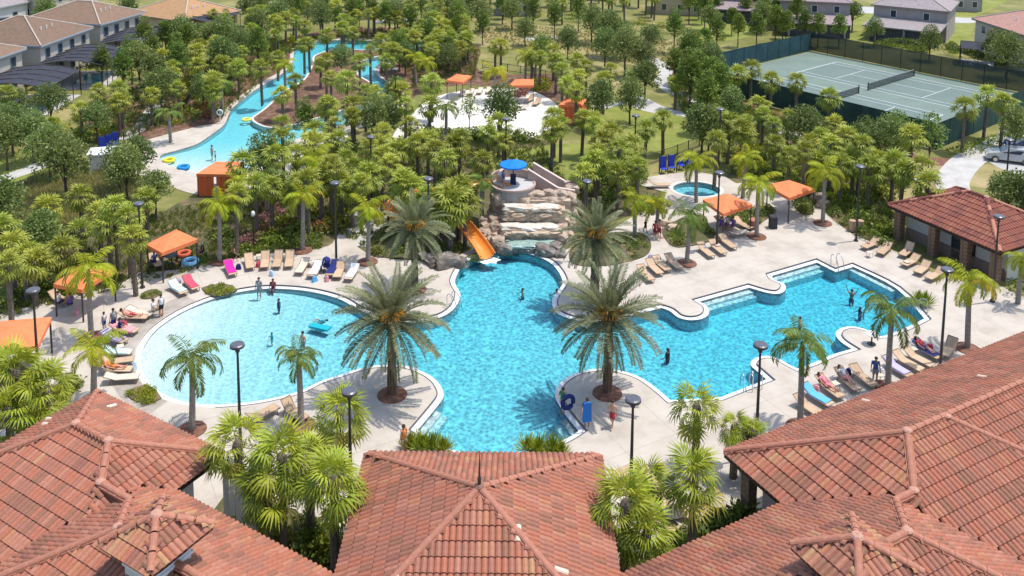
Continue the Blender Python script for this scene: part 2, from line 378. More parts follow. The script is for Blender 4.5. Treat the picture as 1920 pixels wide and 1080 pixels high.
def band(name, poly, w, z, m, thick=.06, parent=None, d0=0., kind='structure', closed=True):
    """strip of width w around an outline, starting d0 outside it"""
    if area(poly) < 0: poly = poly[::-1]
    a = offset(poly, d0); c = offset(poly, d0 + w); n = len(a); b = MB()
    b.add([(x, y, z) for x, y in a] + [(x, y, z) for x, y in c] + [(x, y, z - thick) for x, y in a] + [(x, y, z - thick) for x, y in c],
          [f for i in range(n) for j in [(i + 1) % n] for f in ((i, i + n, j + n, j), (i, j, j + 2 * n, i + 2 * n), (i + n, i + 3 * n, j + 3 * n, j + n))])
    o = obj(name, b.mesh(name, m), parent)
    if kind: o['kind'] = kind
    return o
def ribbon(pts, w):
    """closed outline of a path of width w along world points"""
    P = [V(p) for p in pts]; l = []; r = []
    for i, p in enumerate(P):
        t = (P[min(i + 1, len(P) - 1)] - P[max(i - 1, 0)]).normalized(); n = V((-t.y, t.x))
        ww = w[i] if hasattr(w, '__len__') else w
        l.append(tuple(p + n * ww / 2)); r.append(tuple(p - n * ww / 2))
    return l + r[::-1]

# ================================================================== THE SETTING
DZ = .08
pool_px = [(927,474),(960,471),(997,477),(1030,491),(1047,509),(1055,528),(1050,540),(1041,552),(1035,566),(1040,582),(1056,593),(1090,602),(1125,604),(1165,597),(1205,586),(1240,577),
 (1256,583),(1272,595),(1295,600),(1317,597),(1329,588),(1327,576),(1312,565),(1405,539),(1440,549),(1462,550),(1473,542),(1470,532),(1452,524),(1447,517),(1532,492),(1567,510),(1600,500),(1680,540),(1733,597),
 (1705,611),(1655,630),(1635,622),(1612,614),(1590,612),(1573,617),(1567,627),(1576,640),(1597,654),(1560,665),(1525,680),(1495,691),(1477,682),(1460,672),(1440,667),(1422,669),(1410,676),(1408,685),(1420,696),(1437,711),
 (1350,745),(1257,750),(1240,735),(1222,721),(1200,707),(1172,697),(1140,691),(1110,692),(1080,699),(1058,711),(1044,726),(1041,745),(1050,762),(1062,780),(1085,808),(1060,823),(1020,839),(970,850),(920,853),(870,848),(830,836),(783,806),
 (817,765),(831,745),(830,731),(820,715),(800,700),(767,687),(742,684),(705,685),(670,692),(640,702),(600,715),(565,732),(530,742),(480,752),(420,758),(375,757),(335,750),(300,735),(278,714),(266,690),(266,665),(275,640),(300,612),(345,583),(400,560),(450,547),(500,541),(555,543),(600,550),(640,562),(668,578),(710,596),(755,605),(805,600),(836,590),(855,574),(863,556),(861,545),(855,535),(854,522),(868,497),(892,481)]
pool_sharp = [pool_px.index(p) for p in ((1312,565),(1405,539),(1447,517),(1532,492),(1567,510),(1600,500),(1733,597),(1597,654),(1495,691),(1437,711),(1350,745),(1257,750),(1085,808),(783,806),(1240,577))]
pool = catmull(ground(pool_px), pool_sharp, 4)
riv_px = [(300,293),(337,281),(370,270),(400,250),(422,232),(433,207),(455,187),(480,168),(527,140),(548,120),(553,95),(575,82),(620,76),(700,77),(770,75),(797,81),(797,92),(780,104),(745,110),(708,122),(704,138),(735,162),(742,185),(725,200),(690,215),(640,235),(590,252),(548,265),(535,288),(500,308),(440,323),(370,325),(320,312)]
river = catmull(ground(riv_px), (), 4)
isl_px = [(480,215),(500,200),(530,172),(568,150),(585,120),(590,104),(630,93),(700,94),(755,93),(762,96),(735,101),(682,114),(672,138),(700,158),(712,180),(690,193),(640,208),(560,232),(510,240),(482,233),(471,223)]
isle = catmull(ground(isl_px), (), 4)
tub = [(W(1306,356).x + 2.25 * cos(a), W(1306,356).y + 1.9 * sin(a)) for a in [2 * pi * k / 28 for k in range(28)]]
T = [(-2500, -100), (2500, -100), (2500, 5000), (-2500, 5000)]
sheet('ground', [T, offset(pool, .45), river, offset(tub, .3)], 0, grass_m)
sheet('island_ground', [isle], .03, mulch_m)

def zone(name, px, m, z, smoothn=4, holes=()):
    return sheet(name, [catmull(ground(px), (), smoothn)] + list(holes), z, m)
zone('planting_bed', [(-60,420),(40,440),(160,440),(230,420),(300,400),(360,370),(470,365),(560,310),(640,272),(760,262),(860,250),(950,265),(1010,262),(1045,280),(1060,340),(1100,345),(1180,330),(1200,345),(1245,360),(1190,400),(1080,440),(1045,460),(890,462),(850,488),(740,492),(690,480),(670,455),(690,415),(640,440),(600,470),(520,478),(440,490),(366,503),(240,550),(180,560),(110,600),(-60,640)], bed_m, .008)
zone('planting_bed', [(150,205),(250,160),(330,130),(400,110),(480,100),(545,70),(640,55),(760,52),(850,62),(900,90),(895,130),(960,140),(1040,140),(1060,180),(1030,190),(990,168),(860,160),(780,180),(745,230),(712,205),(742,185),(735,162),(704,138),(708,122),(745,110),(797,92),(797,81),(770,72),(700,74),(620,73),(575,78),(553,95),(548,118),(527,138),(480,166),(455,185),(433,205),(420,230),(330,246),(262,268),(205,270)], mulch_m, .012)
zone('planting_bed', [(1330,70),(1350,140),(1355,190),(1420,212),(1530,240),(1640,285),(1720,330),(1745,355),(1700,370),(1672,392),(1668,470),(1590,440),(1555,408),(1528,380),(1450,335),(1380,340),(1362,330),(1400,300),(1385,275),(1350,262),(1300,240),(1290,190),(1240,140),(1300,95)], bed_m, .012)
zone('dry_grass', [(885,62),(950,44),(1060,52),(1170,66),(1300,80),(1310,105),(1250,128),(1160,118),(1080,108),(1010,92),(930,92),(880,80)], dry_m, .016)
zone('dry_grass', [(1100,118),(1160,122),(1180,150),(1150,165),(1095,150)], dry_m, .014)
zone('lawn', [(1120,205),(1180,192),(1235,205),(1300,225),(1310,255),(1275,285),(1215,300),(1150,290),(1100,262),(1105,225)], lawn_m, .018)
zone('lawn', [(920,292),(1000,276),(1100,270),(1210,296),(1200,322),(1110,342),(1060,350),(1000,335),(930,325)], lawn_m, .02)
zone('wild_grass', [(-80,300),(30,345),(90,320),(150,300),(230,320),(300,350),(290,385),(200,405),(120,430),(40,440),(-80,450)], wild_m, .018)
zone('lawn', [(-80,320),(0,295),(85,268),(90,290),(85,325),(0,368),(-80,400)], lawn_m, .022)
zone('dry_grass', [(1540,232),(1640,262),(1760,300),(1830,305),(1870,290),(1800,330),(1775,345),(1700,330),(1620,290),(1545,255)], dry_m, .02)
zone('dry_grass', [(1640,330),(1740,325),(1775,345),(1770,362),(1700,385),(1660,395)], dry_m, .02)
zone('dry_grass', [(1805,345),(1820,318),(1850,308),(1980,330),(1980,400),(1870,360)], dry_m, .022)
zone('lawn', [(1300,-4),(1420,-6),(1430,60),(1310,70)], lawn_m, .02)
zone('lawn', [(1590,30),(1640,28),(1625,85),(1595,80)], lawn_m, .02)
zone('lawn', [(1780,25),(1830,28),(1805,95),(1775,95)], lawn_m, .02)
zone('lawn', [(1790,285),(1870,262),(1990,230),(1990,250),(1895,272),(1820,300),(1790,300)], lawn_m, .024)
zone('lawn', [(1060,25),(1110,20),(1100,38),(1050,40)], lawn_m, .02)
zone('lawn', [(1820,-6),(1900,-10),(1850,22),(1825,25)], lawn_m, .02)
# paths
def path(px, w, m=walk_m, z=.035, name='footpath', n=5):
    c = catmull(ground(px), (), n, closed=False); return sheet(name, [ribbon(c, w)], z, m, thick=.03)
path([(-40,352),(0,337),(45,322),(88,306),(115,296)], 1.9)
path([(225,262),(262,240),(280,215),(292,196),(300,188)], 1.7)
path([(1165,88),(1195,98),(1225,112),(1248,132),(1240,150),(1255,168),(1290,182),(1330,200)], 2.0)
path([(1120,202),(1170,193),(1215,205),(1245,212)], 1.9)
path([(1190,180),(1240,205),(1300,218),(1345,228),(1400,226),(1440,236),(1480,250),(1530,262)], 2.0, z=.04)
path([(985,74),(1030,70),(1050,72)], 2.2)
path([(700,42),(760,38),(830,36)], 2)
path([(1945,232),(1900,255),(1860,278),(1820,298),(1795,322),(1785,345),(1800,375)], 3.1, z=.045)
path([(1700,330),(1745,335),(1790,340)], 2.2, z=.04)
path([(620,400),(660,398),(700,405),(712,395),(730,380)], 2.6, z=.04)
path([(700,398),(685,420),(668,440),(655,462)], 3.0, z=.042)
zone('road', [(1600,14),(1640,14),(1790,32),(1830,34),(1830,42),(1780,42),(1640,26),(1600,25)], road_m, .026)
zone('driveway', [(1840,290),(1880,282),(2050,300),(2050,345),(1900,325)], road_m, .028)
zone('driveway', [(0,22),(30,14),(40,22),(5,40)], road_m, .028)
# retention strip of red mulch in front of the courts
path([(1385,190),(1430,205),(1500,228),(1560,248),(1640,272),(1720,298),(1790,305),(1830,300)], 2.6, redmulch_m, .03, 'mulch_strip')
# white sand play area, river beach and its deck
sand = catmull(ground([(775,212),(800,190),(850,173),(930,166),(985,168),(1015,178),(1042,195),(1048,215),(1035,238),(1000,258),(955,262),(900,250),(850,244),(800,240),(760,262),(735,262),(750,235)]), (), 4)
sheet('sand', [sand], .03, sand_m)
zone('sand', [(545,268),(600,252),(650,250),(640,275),(580,300),(560,340),(530,330),(520,300)], sand_m, .026)
rdeck = catmull(ground([(222,305),(258,270),(320,251),(370,238),(412,229),(425,204),(449,182),(475,163),(522,136),(542,117),(547,92),(572,77),(620,72),(700,73),(770,70),(803,78),(804,94),(785,109),(748,115),(716,126),(713,140),(742,162),(768,178),(755,200),(732,216),(700,230),(650,250),(600,268),(562,285),(545,315),(520,335),(480,352),(440,362),(370,365),(320,350),(285,332),(218,322)]), (), 4)
sheet('river_deck', [rdeck, river], DZ * .6, concrete, thick=.2)
band('island_kerb', isle, .28, .05, coping_m, d0=-.28)
# main deck
deck_out = ground([(-260,1300),(-200,660),(0,592),(95,566),(150,552),(215,540),(245,523),(262,512),(290,512),(350,505),(366,500),(440,487),(520,475),(600,468),(617,462),(640,447),(665,440),(668,463),(690,478),(735,488),(790,491),(830,495),(850,486),(880,470),(900,455),(1040,450),(1062,470),(1110,455),(1195,402),(1215,395),(1245,380),(1248,362),(1200,348),(1190,338),(1235,330),(1300,322),(1360,333),(1380,345),(1450,342),(1500,352),(1530,380),(1545,398),(1562,415),(1600,442),(1680,474),(1760,520),(1870,535),(1925,562),(2150,660),(2300,1300)])
sheet('pool_deck', [deck_out, offset(pool, .38), offset(tub, .3)], DZ, concrete)
band('pool_gutter', pool, .40, -.005, white_m, .2)
band('hot_tub_rim', tub, .34, DZ + .02, coping_m, .25)
# dark waterline tile under the deck edge, absent round the shallow beach end
ed = offset(pool, .375); b = MB(); n = len(ed)
for i in range(n):
    p, q = ed[i], ed[(i + 1) % n]; px = PX((p[0], p[1], 0))
    if px[0] < 400: continue
    b.add([(p[0], p[1], DZ - .004), (q[0], q[1], DZ - .004), (q[0], q[1], -.2), (p[0], p[1], -.2)], [(0, 1, 2, 3)])
obj('waterline_tile_band', b.mesh('waterline_tile_band', darktile_m))['kind'] = 'structure'
bx = []; inner = offset(pool, .36); outer2 = offset(pool, .44)
b = MB()
for i in range(n):
    px = PX((ed[i][0], ed[i][1], 0)); 
    if px[0] < 400: continue
    j = (i + 1) % n
    b.add([(*outer2[i], DZ + .004), (*outer2[j], DZ + .004), (*inner[j], DZ + .004), (*inner[i], DZ + .004)], [(0, 1, 2, 3)])
obj('dark_edge_tile', b.mesh('dark_edge_tile', mat('dark_edge_tile', (.09, .085, .085), (.14, .13, .125), 20, .5)))['kind'] = 'structure'
# control joints sawn in the deck
b = MB(); random.seed(3); hole = offset(pool, .5); tubh = offset(tub, .4); ja = .495; ju, jv = V((cos(ja), sin(ja))), V((-sin(ja), cos(ja)))
for i in range(-14, 16):
    for a_, c_ in ((ju, jv), (jv, ju)):
        for k in range(-60, 60):
            p = V((0, 58)) + a_ * (i * 3.4) + c_ * (k * .9); q = p + c_ * .9
            if all(inside(s_, deck_out) and not inside(s_, hole) and not inside(s_, tubh) for s_ in (p, q)):
                n_ = a_ * .014; b.add([(*(p - n_), DZ + .004), (*(q - n_), DZ + .004), (*(q + n_), DZ + .004), (*(p + n_), DZ + .004)], [(0, 1, 2, 3)])
obj('deck_joint', b.mesh('deck_joint', mat('deck_joint_line', (.36, .315, .265), (.44, .395, .335), 3)))['kind'] = 'structure'
# damp tan margin round the beach entry of the left pool
o1, o2 = offset(pool, .46), offset(pool, 1.9); b = MB(); n = len(o1)
for i in range(n):
    j = (i + 1) % n; px = PX((*o1[i], 0))
    if px[0] < 372 and px[1] < 752: b.add([(*o2[i], DZ + .006), (*o2[j], DZ + .006), (*o1[j], DZ + .006), (*o1[i], DZ + .006)], [(0, 1, 2, 3)])
obj('damp_margin', b.mesh('damp_margin', mat('damp_concrete', (.30, .26, .215), (.45, .40, .34), .8, .6, detail=8)))['kind'] = 'structure'
# pool shells and water
wallshade_m = mat('blue_shaded_plaster', (.42, .56, .62), (.50, .63, .68), 8, .5)  # basin walls bluer than the floor plaster: their shade is put into the colour
def basin(name, poly, depthf, step, m):
    xs = [p[0] for p in poly]; ys = [p[1] for p in poly]; x0, x1, y0, y1 = min(xs) - 1, max(xs) + 1, min(ys) - 1, max(ys) + 1
    nx, ny = int((x1 - x0) / step) + 2, int((y1 - y0) / step) + 2
    b = MB(); b.add([(x0 + i * step, y0 + j * step, -.12 - depthf(x0 + i * step, y0 + j * step)) for j in range(ny) for i in range(nx)],
                    [(j * nx + i, j * nx + i + 1, (j + 1) * nx + i + 1, (j + 1) * nx + i) for j in range(ny - 1) for i in range(nx - 1)])
    nn = len(poly)
    for i in range(nn):
        p, q = poly[i], poly[(i + 1) % nn]
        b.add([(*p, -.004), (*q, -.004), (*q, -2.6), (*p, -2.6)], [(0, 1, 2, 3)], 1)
    o = obj(name, b.mesh(name, [m, wallshade_m])); o['kind'] = 'structure'; return o
def water(name, polys, z, m, bot=-3):
    polys = [p if (area(p) > 0) == (i == 0) else p[::-1] for i, p in enumerate(polys)]
    tri = tessellate_polygon([[V((x, y, 0)) for x, y in p] for p in polys]); flat = [q for p in polys for q in p]; N = len(flat)
    b = MB(); fs = []
    for t in tri:
        a, c, d = [flat[i] for i in t]; cr = (c[0] - a[0]) * (d[1] - a[1]) - (c[1] - a[1]) * (d[0] - a[0])
        if abs(cr) < 1e-10: continue
        t = tuple(t) if cr > 0 else tuple(t)[::-1]
        fs.append(t); fs.append(tuple(i + N for i in t[::-1]))
    o = 0
    for p in polys:
        k = len(p); fs += [(o + i, o + i + N, o + (i + 1) % k + N, o + (i + 1) % k) for i in range(k)]; o += k
    b.add([(x, y, z) for x, y in flat] + [(x, y, bot) for x, y in flat], fs)
    ob = obj(name, b.mesh(name, m)); ob['kind'] = 'structure'; return ob
def sm(t): t = max(0., min(1., t)); return t * t * (3 - 2 * t)
beachx = W(268, 670).x
def dmain(x, y):
    d = .62 * max(0, min(1, (x - beachx - .6) / 17.5)) ** .9
    return d + (.16 * sm((x - 4) / 12))
bw, bdir = W(318, 314), (W(480, 190) - W(318, 314)).normalized()
def driv(x, y):
    return .48 * max(0, min(1, ((V((x, y, 0)) - bw).dot(bdir) + .5) / 11))
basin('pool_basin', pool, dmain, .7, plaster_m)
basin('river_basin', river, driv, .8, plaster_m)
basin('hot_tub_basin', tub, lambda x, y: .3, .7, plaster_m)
b = MB()
for i in range(len(isle)):
    p, q = isle[i], isle[(i + 1) % len(isle)]; b.add([(*p, .03), (*q, .03), (*q, -2.6), (*p, -2.6)], [(3, 2, 1, 0)])
obj('island_wall', b.mesh('island_wall', coping_m))['kind'] = 'structure'
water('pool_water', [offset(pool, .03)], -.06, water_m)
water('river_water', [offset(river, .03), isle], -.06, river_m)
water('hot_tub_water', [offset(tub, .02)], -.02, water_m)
# entry steps inside the pool
def steps(a, c, side, n=2):
    p, q = W(*a), W(*c); t = (q - p).normalized(); nn = V((-t.y, t.x, 0)) * side
    for k in range(n):
        b = MB(); b.box((p + q) / 2 + nn * (.2 + .40 * k) + V((0, 0, -.44 - .19 * k - .12)), ((q - p).length, .42, .72), rz=atan2(t.y, t.x))
        obj('pool_step', b.mesh('pool_step', plaster_m))['kind'] = 'structure'
steps((817,765), (783,806), 1, 2); steps((1062,780), (1085,808), -1, 2); steps((1312,565), (1405,539), -1, 2); steps((1447,517), (1532,492), -1, 2); steps((1600,500),(1680,540), -1, 1)
# beds set in the deck
def bed(px, m=bed_m, z=.16, n=4): 
    o = sheet('planting_bed', [catmull(ground(px, DZ), (), n)], z, m, thick=.1); return o
bed([(1075,462),(1130,440),(1190,436),(1214,445),(1221,461),(1214,477),(1193,487),(1150,497),(1100,500),(1070,490)])
bed([(1243,430),(1275,412),(1320,405),(1330,425),(1345,441),(1335,452),(1300,461),(1268,464),(1250,452)])
bed([(1362,402),(1400,397),(1440,385),(1452,398),(1428,418),(1408,428),(1385,418)])
bed([(1488,378),(1510,372),(1526,392),(1518,403),(1498,398)])
bed([(236,740),(275,722),(303,748),(268,757)], n=2)
bed([(378,541),(420,533),(445,545),(402,557)], n=2)
bed([(264,553),(284,544),(304,549),(290,559),(268,561)])
bed([(70,745),(105,725),(118,710),(150,712),(152,722),(130,745),(95,780)])
bed([(700,480),(690,455),(720,430),(780,430),(840,440),(868,462),(845,487),(790,487),(735,484)])
bed([(1105,1090),(1180,1045),(1300,985),(1400,950),(1420,975),(1300,1040),(1200,1090)], n=2)
bed([(400,960),(470,925),(600,985),(640,1010),(640,1090),(520,1090)], n=2)
bed([(-80,660),(0,670),(60,700),(80,780),(-80,800)])
# ------------------------------------------------------------------ tennis courts
CTX, CTY, CYAW = 53.731, 125.956, .8799
def CF(u, v, z=0.): return V((CTX + u * sin(CYAW) + v * cos(CYAW), CTY + u * cos(CYAW) - v * sin(CYAW), z))
def cpoly(pts): return [(CF(u, v).x, CF(u, v).y) for u, v in pts]
sheet('tennis_court_surface', [cpoly([(9, -18.6), (9, 17.5), (-23.4, 17.5), (-23.4, -18.6)])], .03, courtg_m, thick=.03)
def court(u0, label):
    t = thing('tennis_court', label, 'tennis court', CF(u0, 0, .034), atan2(-sin(CYAW), cos(CYAW)), 'twin green tennis courts')
    b = MB(); b.box((0, 0, 0), (23.77, 10.97, .004)); obj('playing_surface', b.mesh('playing_surface', courtb_m), t)
    lines = [((0, s * 5.485), (23.87, .1)) for s in (-1, 1)] + [((0, s * 4.115), (23.77, .08)) for s in (-1, 1)] + [((s * 11.885, 0), (.12, 10.97)) for s in (-1, 1)] + [((s * 6.4, 0), (.08, 8.23)) for s in (-1, 1)] + [((0, 0), (12.8, .08))]
    for (x, y), (w, h) in lines:
        b = MB(); b.box((x, y, .006), (w, h, .004)); obj('line_marking', b.mesh('line_marking', white_m), t)
    # net
    nm = MATS.get('net')
    if not nm:
        nm = bpy.data.materials.new('net'); nm.use_nodes = True; tt = nm.node_tree; ck = nd(tt, 'ShaderNodeTexChecker'); ck.inputs['Scale'].default_value = 9
        nm.node_tree.nodes['Principled BSDF'].inputs['Base Color'].default_value = (.04, .05, .05, 1); nm.node_tree.nodes['Principled BSDF'].inputs['Alpha'].default_value = .55; MATS['net'] = nm
    b = MB(); b.box((0, 0, .5), (.03, 12.8, .95)); obj('net', b.mesh('net', nm), t)
    b = MB(); b.box((0, 0, .98), (.06, 12.8, .09)); obj('net_tape', b.mesh('net_tape', mat('net_tape', (.3, .32, .32))), t)
    for s in (-1, 1):
        b = MB(); b.tube([(0, s * 6.4, 0), (0, s * 6.4, 1.15)], .08); obj('net_post', b.mesh('net_post', pole_m), t)
court(0, 'far green tennis court, its whole net in view'); court(-15.2, 'near green tennis court partly behind the fence palms')
fence_m = mat('dark_green_windscreen', (.018, .05, .045), (.035, .085, .075), .5, .8, .1, 4)
fencet_m = bpy.data.materials.new('see_through_fence_mesh'); fencet_m.use_nodes = True
fencet_m.node_tree.nodes['Principled BSDF'].inputs['Base Color'].default_value = (.02, .035, .03, 1); fencet_m.node_tree.nodes['Principled BSDF'].inputs['Alpha'].default_value = .66
fpost_m = mat('black_green_post', (.015, .025, .02), rough=.5)
def fence(name, label, pts, h, spacing, panel_m, cat='fence', rail=True, kind_panel='screen_panel', pr=.045):
    t = thing(name, label, cat, pts[0]); o = pts[0]
    for a, c in zip(pts, pts[1:]):
        L = (c - a).length; n = max(1, round(L / spacing)); d = (c - a) / n
        for k in range(n):
            p = a + d * k - o; q = p + d
            b = MB(); b.box((p + q) / 2 + V((0, 0, h / 2 + .05)), ((q - p).length - .04, .02, h - .1), rz=atan2(d.y, d.x)); obj(kind_panel, b.mesh(kind_panel, panel_m), t)
            b = MB(); b.tube([p, p + V((0, 0, h))], pr, 6); obj('post', b.mesh('post', fpost_m), t)
            if rail: b = MB(); b.tube([p + V((0, 0, h)), q + V((0, 0, h))], .035, 5); obj('top_rail', b.mesh('top_rail', fpost_m), t)
    b = MB(); b.tube([pts[-1] - o, pts[-1] - o + V((0, 0, h))], pr, 6); obj('post', b.mesh('post', fpost_m), t)
    return t
fence('court_fence', 'tall dark green windscreen fence on the near side of the courts', [CF(-23.6, -18.8), CF(-23.6, 17.7)], 3.0, 3.05, fence_m)
fence('court_fence', 'tall blue green windscreen fence on the left end of the courts', [CF(9.2, -18.8), CF(-23.6, -18.8)], 3.0, 3.05, mat('blue_green_windscreen', (.022, .06, .068), (.04, .095, .10), .5, .8))
fence('court_fence', 'tall see-through mesh fence on the far side of the courts', [CF(9.2, 17.7), CF(9.2, -18.8)], 3.0, 3.05, fencet_m)
fence('court_fence', 'tall dark fence on the right end of the courts behind the palms', [CF(-23.6, 17.7), CF(9.2, 17.7)], 3.0, 3.05, fence_m)
def rail_fence(label, px, h=1.25, sp=2.3):
    """black metal fence: posts, two rails and pickets"""
    P = [W(x, y) for x, y in px]; o = P[0]; t = thing('black_picket_fence', label, 'fence', o)
    pk = MB()
    for a, c in zip(P, P[1:]):
        L = (c - a).length; n = max(1, round(L / sp)); d = (c - a) / n
        for k in range(n):
            p = a + d * k - o; b = MB(); b.box(p + V((0, 0, h / 2)), (.09, .09, h)); obj('post', b.mesh('post', pole_m), t)
            for zz in (.2, h - .1):
                b = MB(); b.tube([p + V((0, 0, zz)), p + d + V((0, 0, zz))], .035, 4); obj('rail', b.mesh('rail', pole_m), t)
        m = int(L / .16)
        for k in range(m): pk.box(a + (c - a) * (k / m) - o + V((0, 0, h / 2)), (.025, .025, h - .2))
    q = obj('picket', pk.mesh('picket', pole_m), t); q['kind'] = 'stuff'
rail_fence('black picket fence along the slope below the left footpath', [(-20,385),(40,362),(90,338)])
rail_fence('black picket fence between the slope and the left canopies', [(-20,452),(60,448),(140,445),(230,440)])
rail_fence('black picket fence behind the lawn and the blue chairs', [(1130,300),(1210,312),(1270,292),(1330,268)])
rail_fence('dark fence crossing behind the blue umbrella tower', [(930,330),(1000,322),(1060,332)])
rail_fence('dark fence in front of the dry grass clearing', [(905,128),(1000,142),(1070,160),(1130,172)])
rail_fence('dark fence beside the path left of the river', [(232,268),(290,240),(345,205),(372,165)])

# ================================================================== TILED BUILDINGS
def tile_mesh(m, w=.26, L=.60, n=3):
    b = MB(); prof = [(-w / 2, .0), (-w * .28, .062), (0, .088), (w * .28, .062), (w / 2, .0)]
    zf, zb = .06, .0; vs = []
    for y, dz in ((-L / 2, zf), (L / 2, zb)): vs += [(x, y, z + dz) for x, z in prof]
    vs += [(x, -L / 2, z + zf - .07) for x, z in prof]
    fs = [(i, i + 1, i + 6, i + 5) for i in range(4)] + [(i + 10, i + 11, i + 1, i) for i in range(4)]
    b.add(vs, fs); return b.mesh('tile', m)
TILES = {}
def tile_set(key, mats, w=.262, L=.66):
    TILES[key] = ([tile_mesh(m, w, L) for m in mats], mats, w, L - .07)
tile_set('main', TERRA); tile_set('old', TERRAD, .30, .60)
def facets(o, u, v, planes, z0, rect):
    pass
class Roof:
    """one hipped roof in a local frame: origin o, u and v horizontal unit axes, rectangle u0..u1 x v0..v1, eave height z0, slope s"""
    def __init__(s, o, u, v, u0, u1, v0, v1, z0, sl, ext=0.):
        s.ext = ext; s.o, s.u, s.v, s.r, s.z0, s.s = o, u, v, (u0, u1, v0, v1), z0, sl
    def dists(s, a, c): u0, u1, v0, v1 = s.r; return (a - u0, u1 - a, c - v0, v1 - c)
    def loc(s, p): q = V((p.x, p.y, 0)) - V((s.o.x, s.o.y, 0)); return q.dot(s.u), q.dot(s.v)
    def h(s, p):
        a, c = s.loc(p); d = min(s.dists(a, c)); return -1e9 if d < (-.02 - s.ext if c > s.r[3] else -.02) else s.z0 + s.s * d
    def P(s, a, c, z): q = V((s.o.x, s.o.y, 0)) + s.u * a + s.v * c; return V((q.x, q.y, z))
def cap_mesh(m):
    b = MB(); L = .64; n = 6; vs = []
    for y, r in ((-L / 2, .17), (L / 2, .135)):
        for k in range(n + 1):
            a = pi * k / n; vs.append((cos(a) * r, y, sin(a) * r * .9))
    fs = [(k, k + 1, k + n + 2, k + n + 1) for k in range(n)] + [tuple(range(n, -1, -1))]
    b.add(vs, fs); return b.mesh('ridge_cap', m)
CAPS = [cap_mesh(ridge_m), cap_mesh(ridge_m), cap_mesh(TERRA[4])]
CAPD = [cap_mesh(mat('old_ridge_cap_clay', (.42, .17, .11), (.50, .23, .15), 5)), cap_mesh(TERRAD[0])]
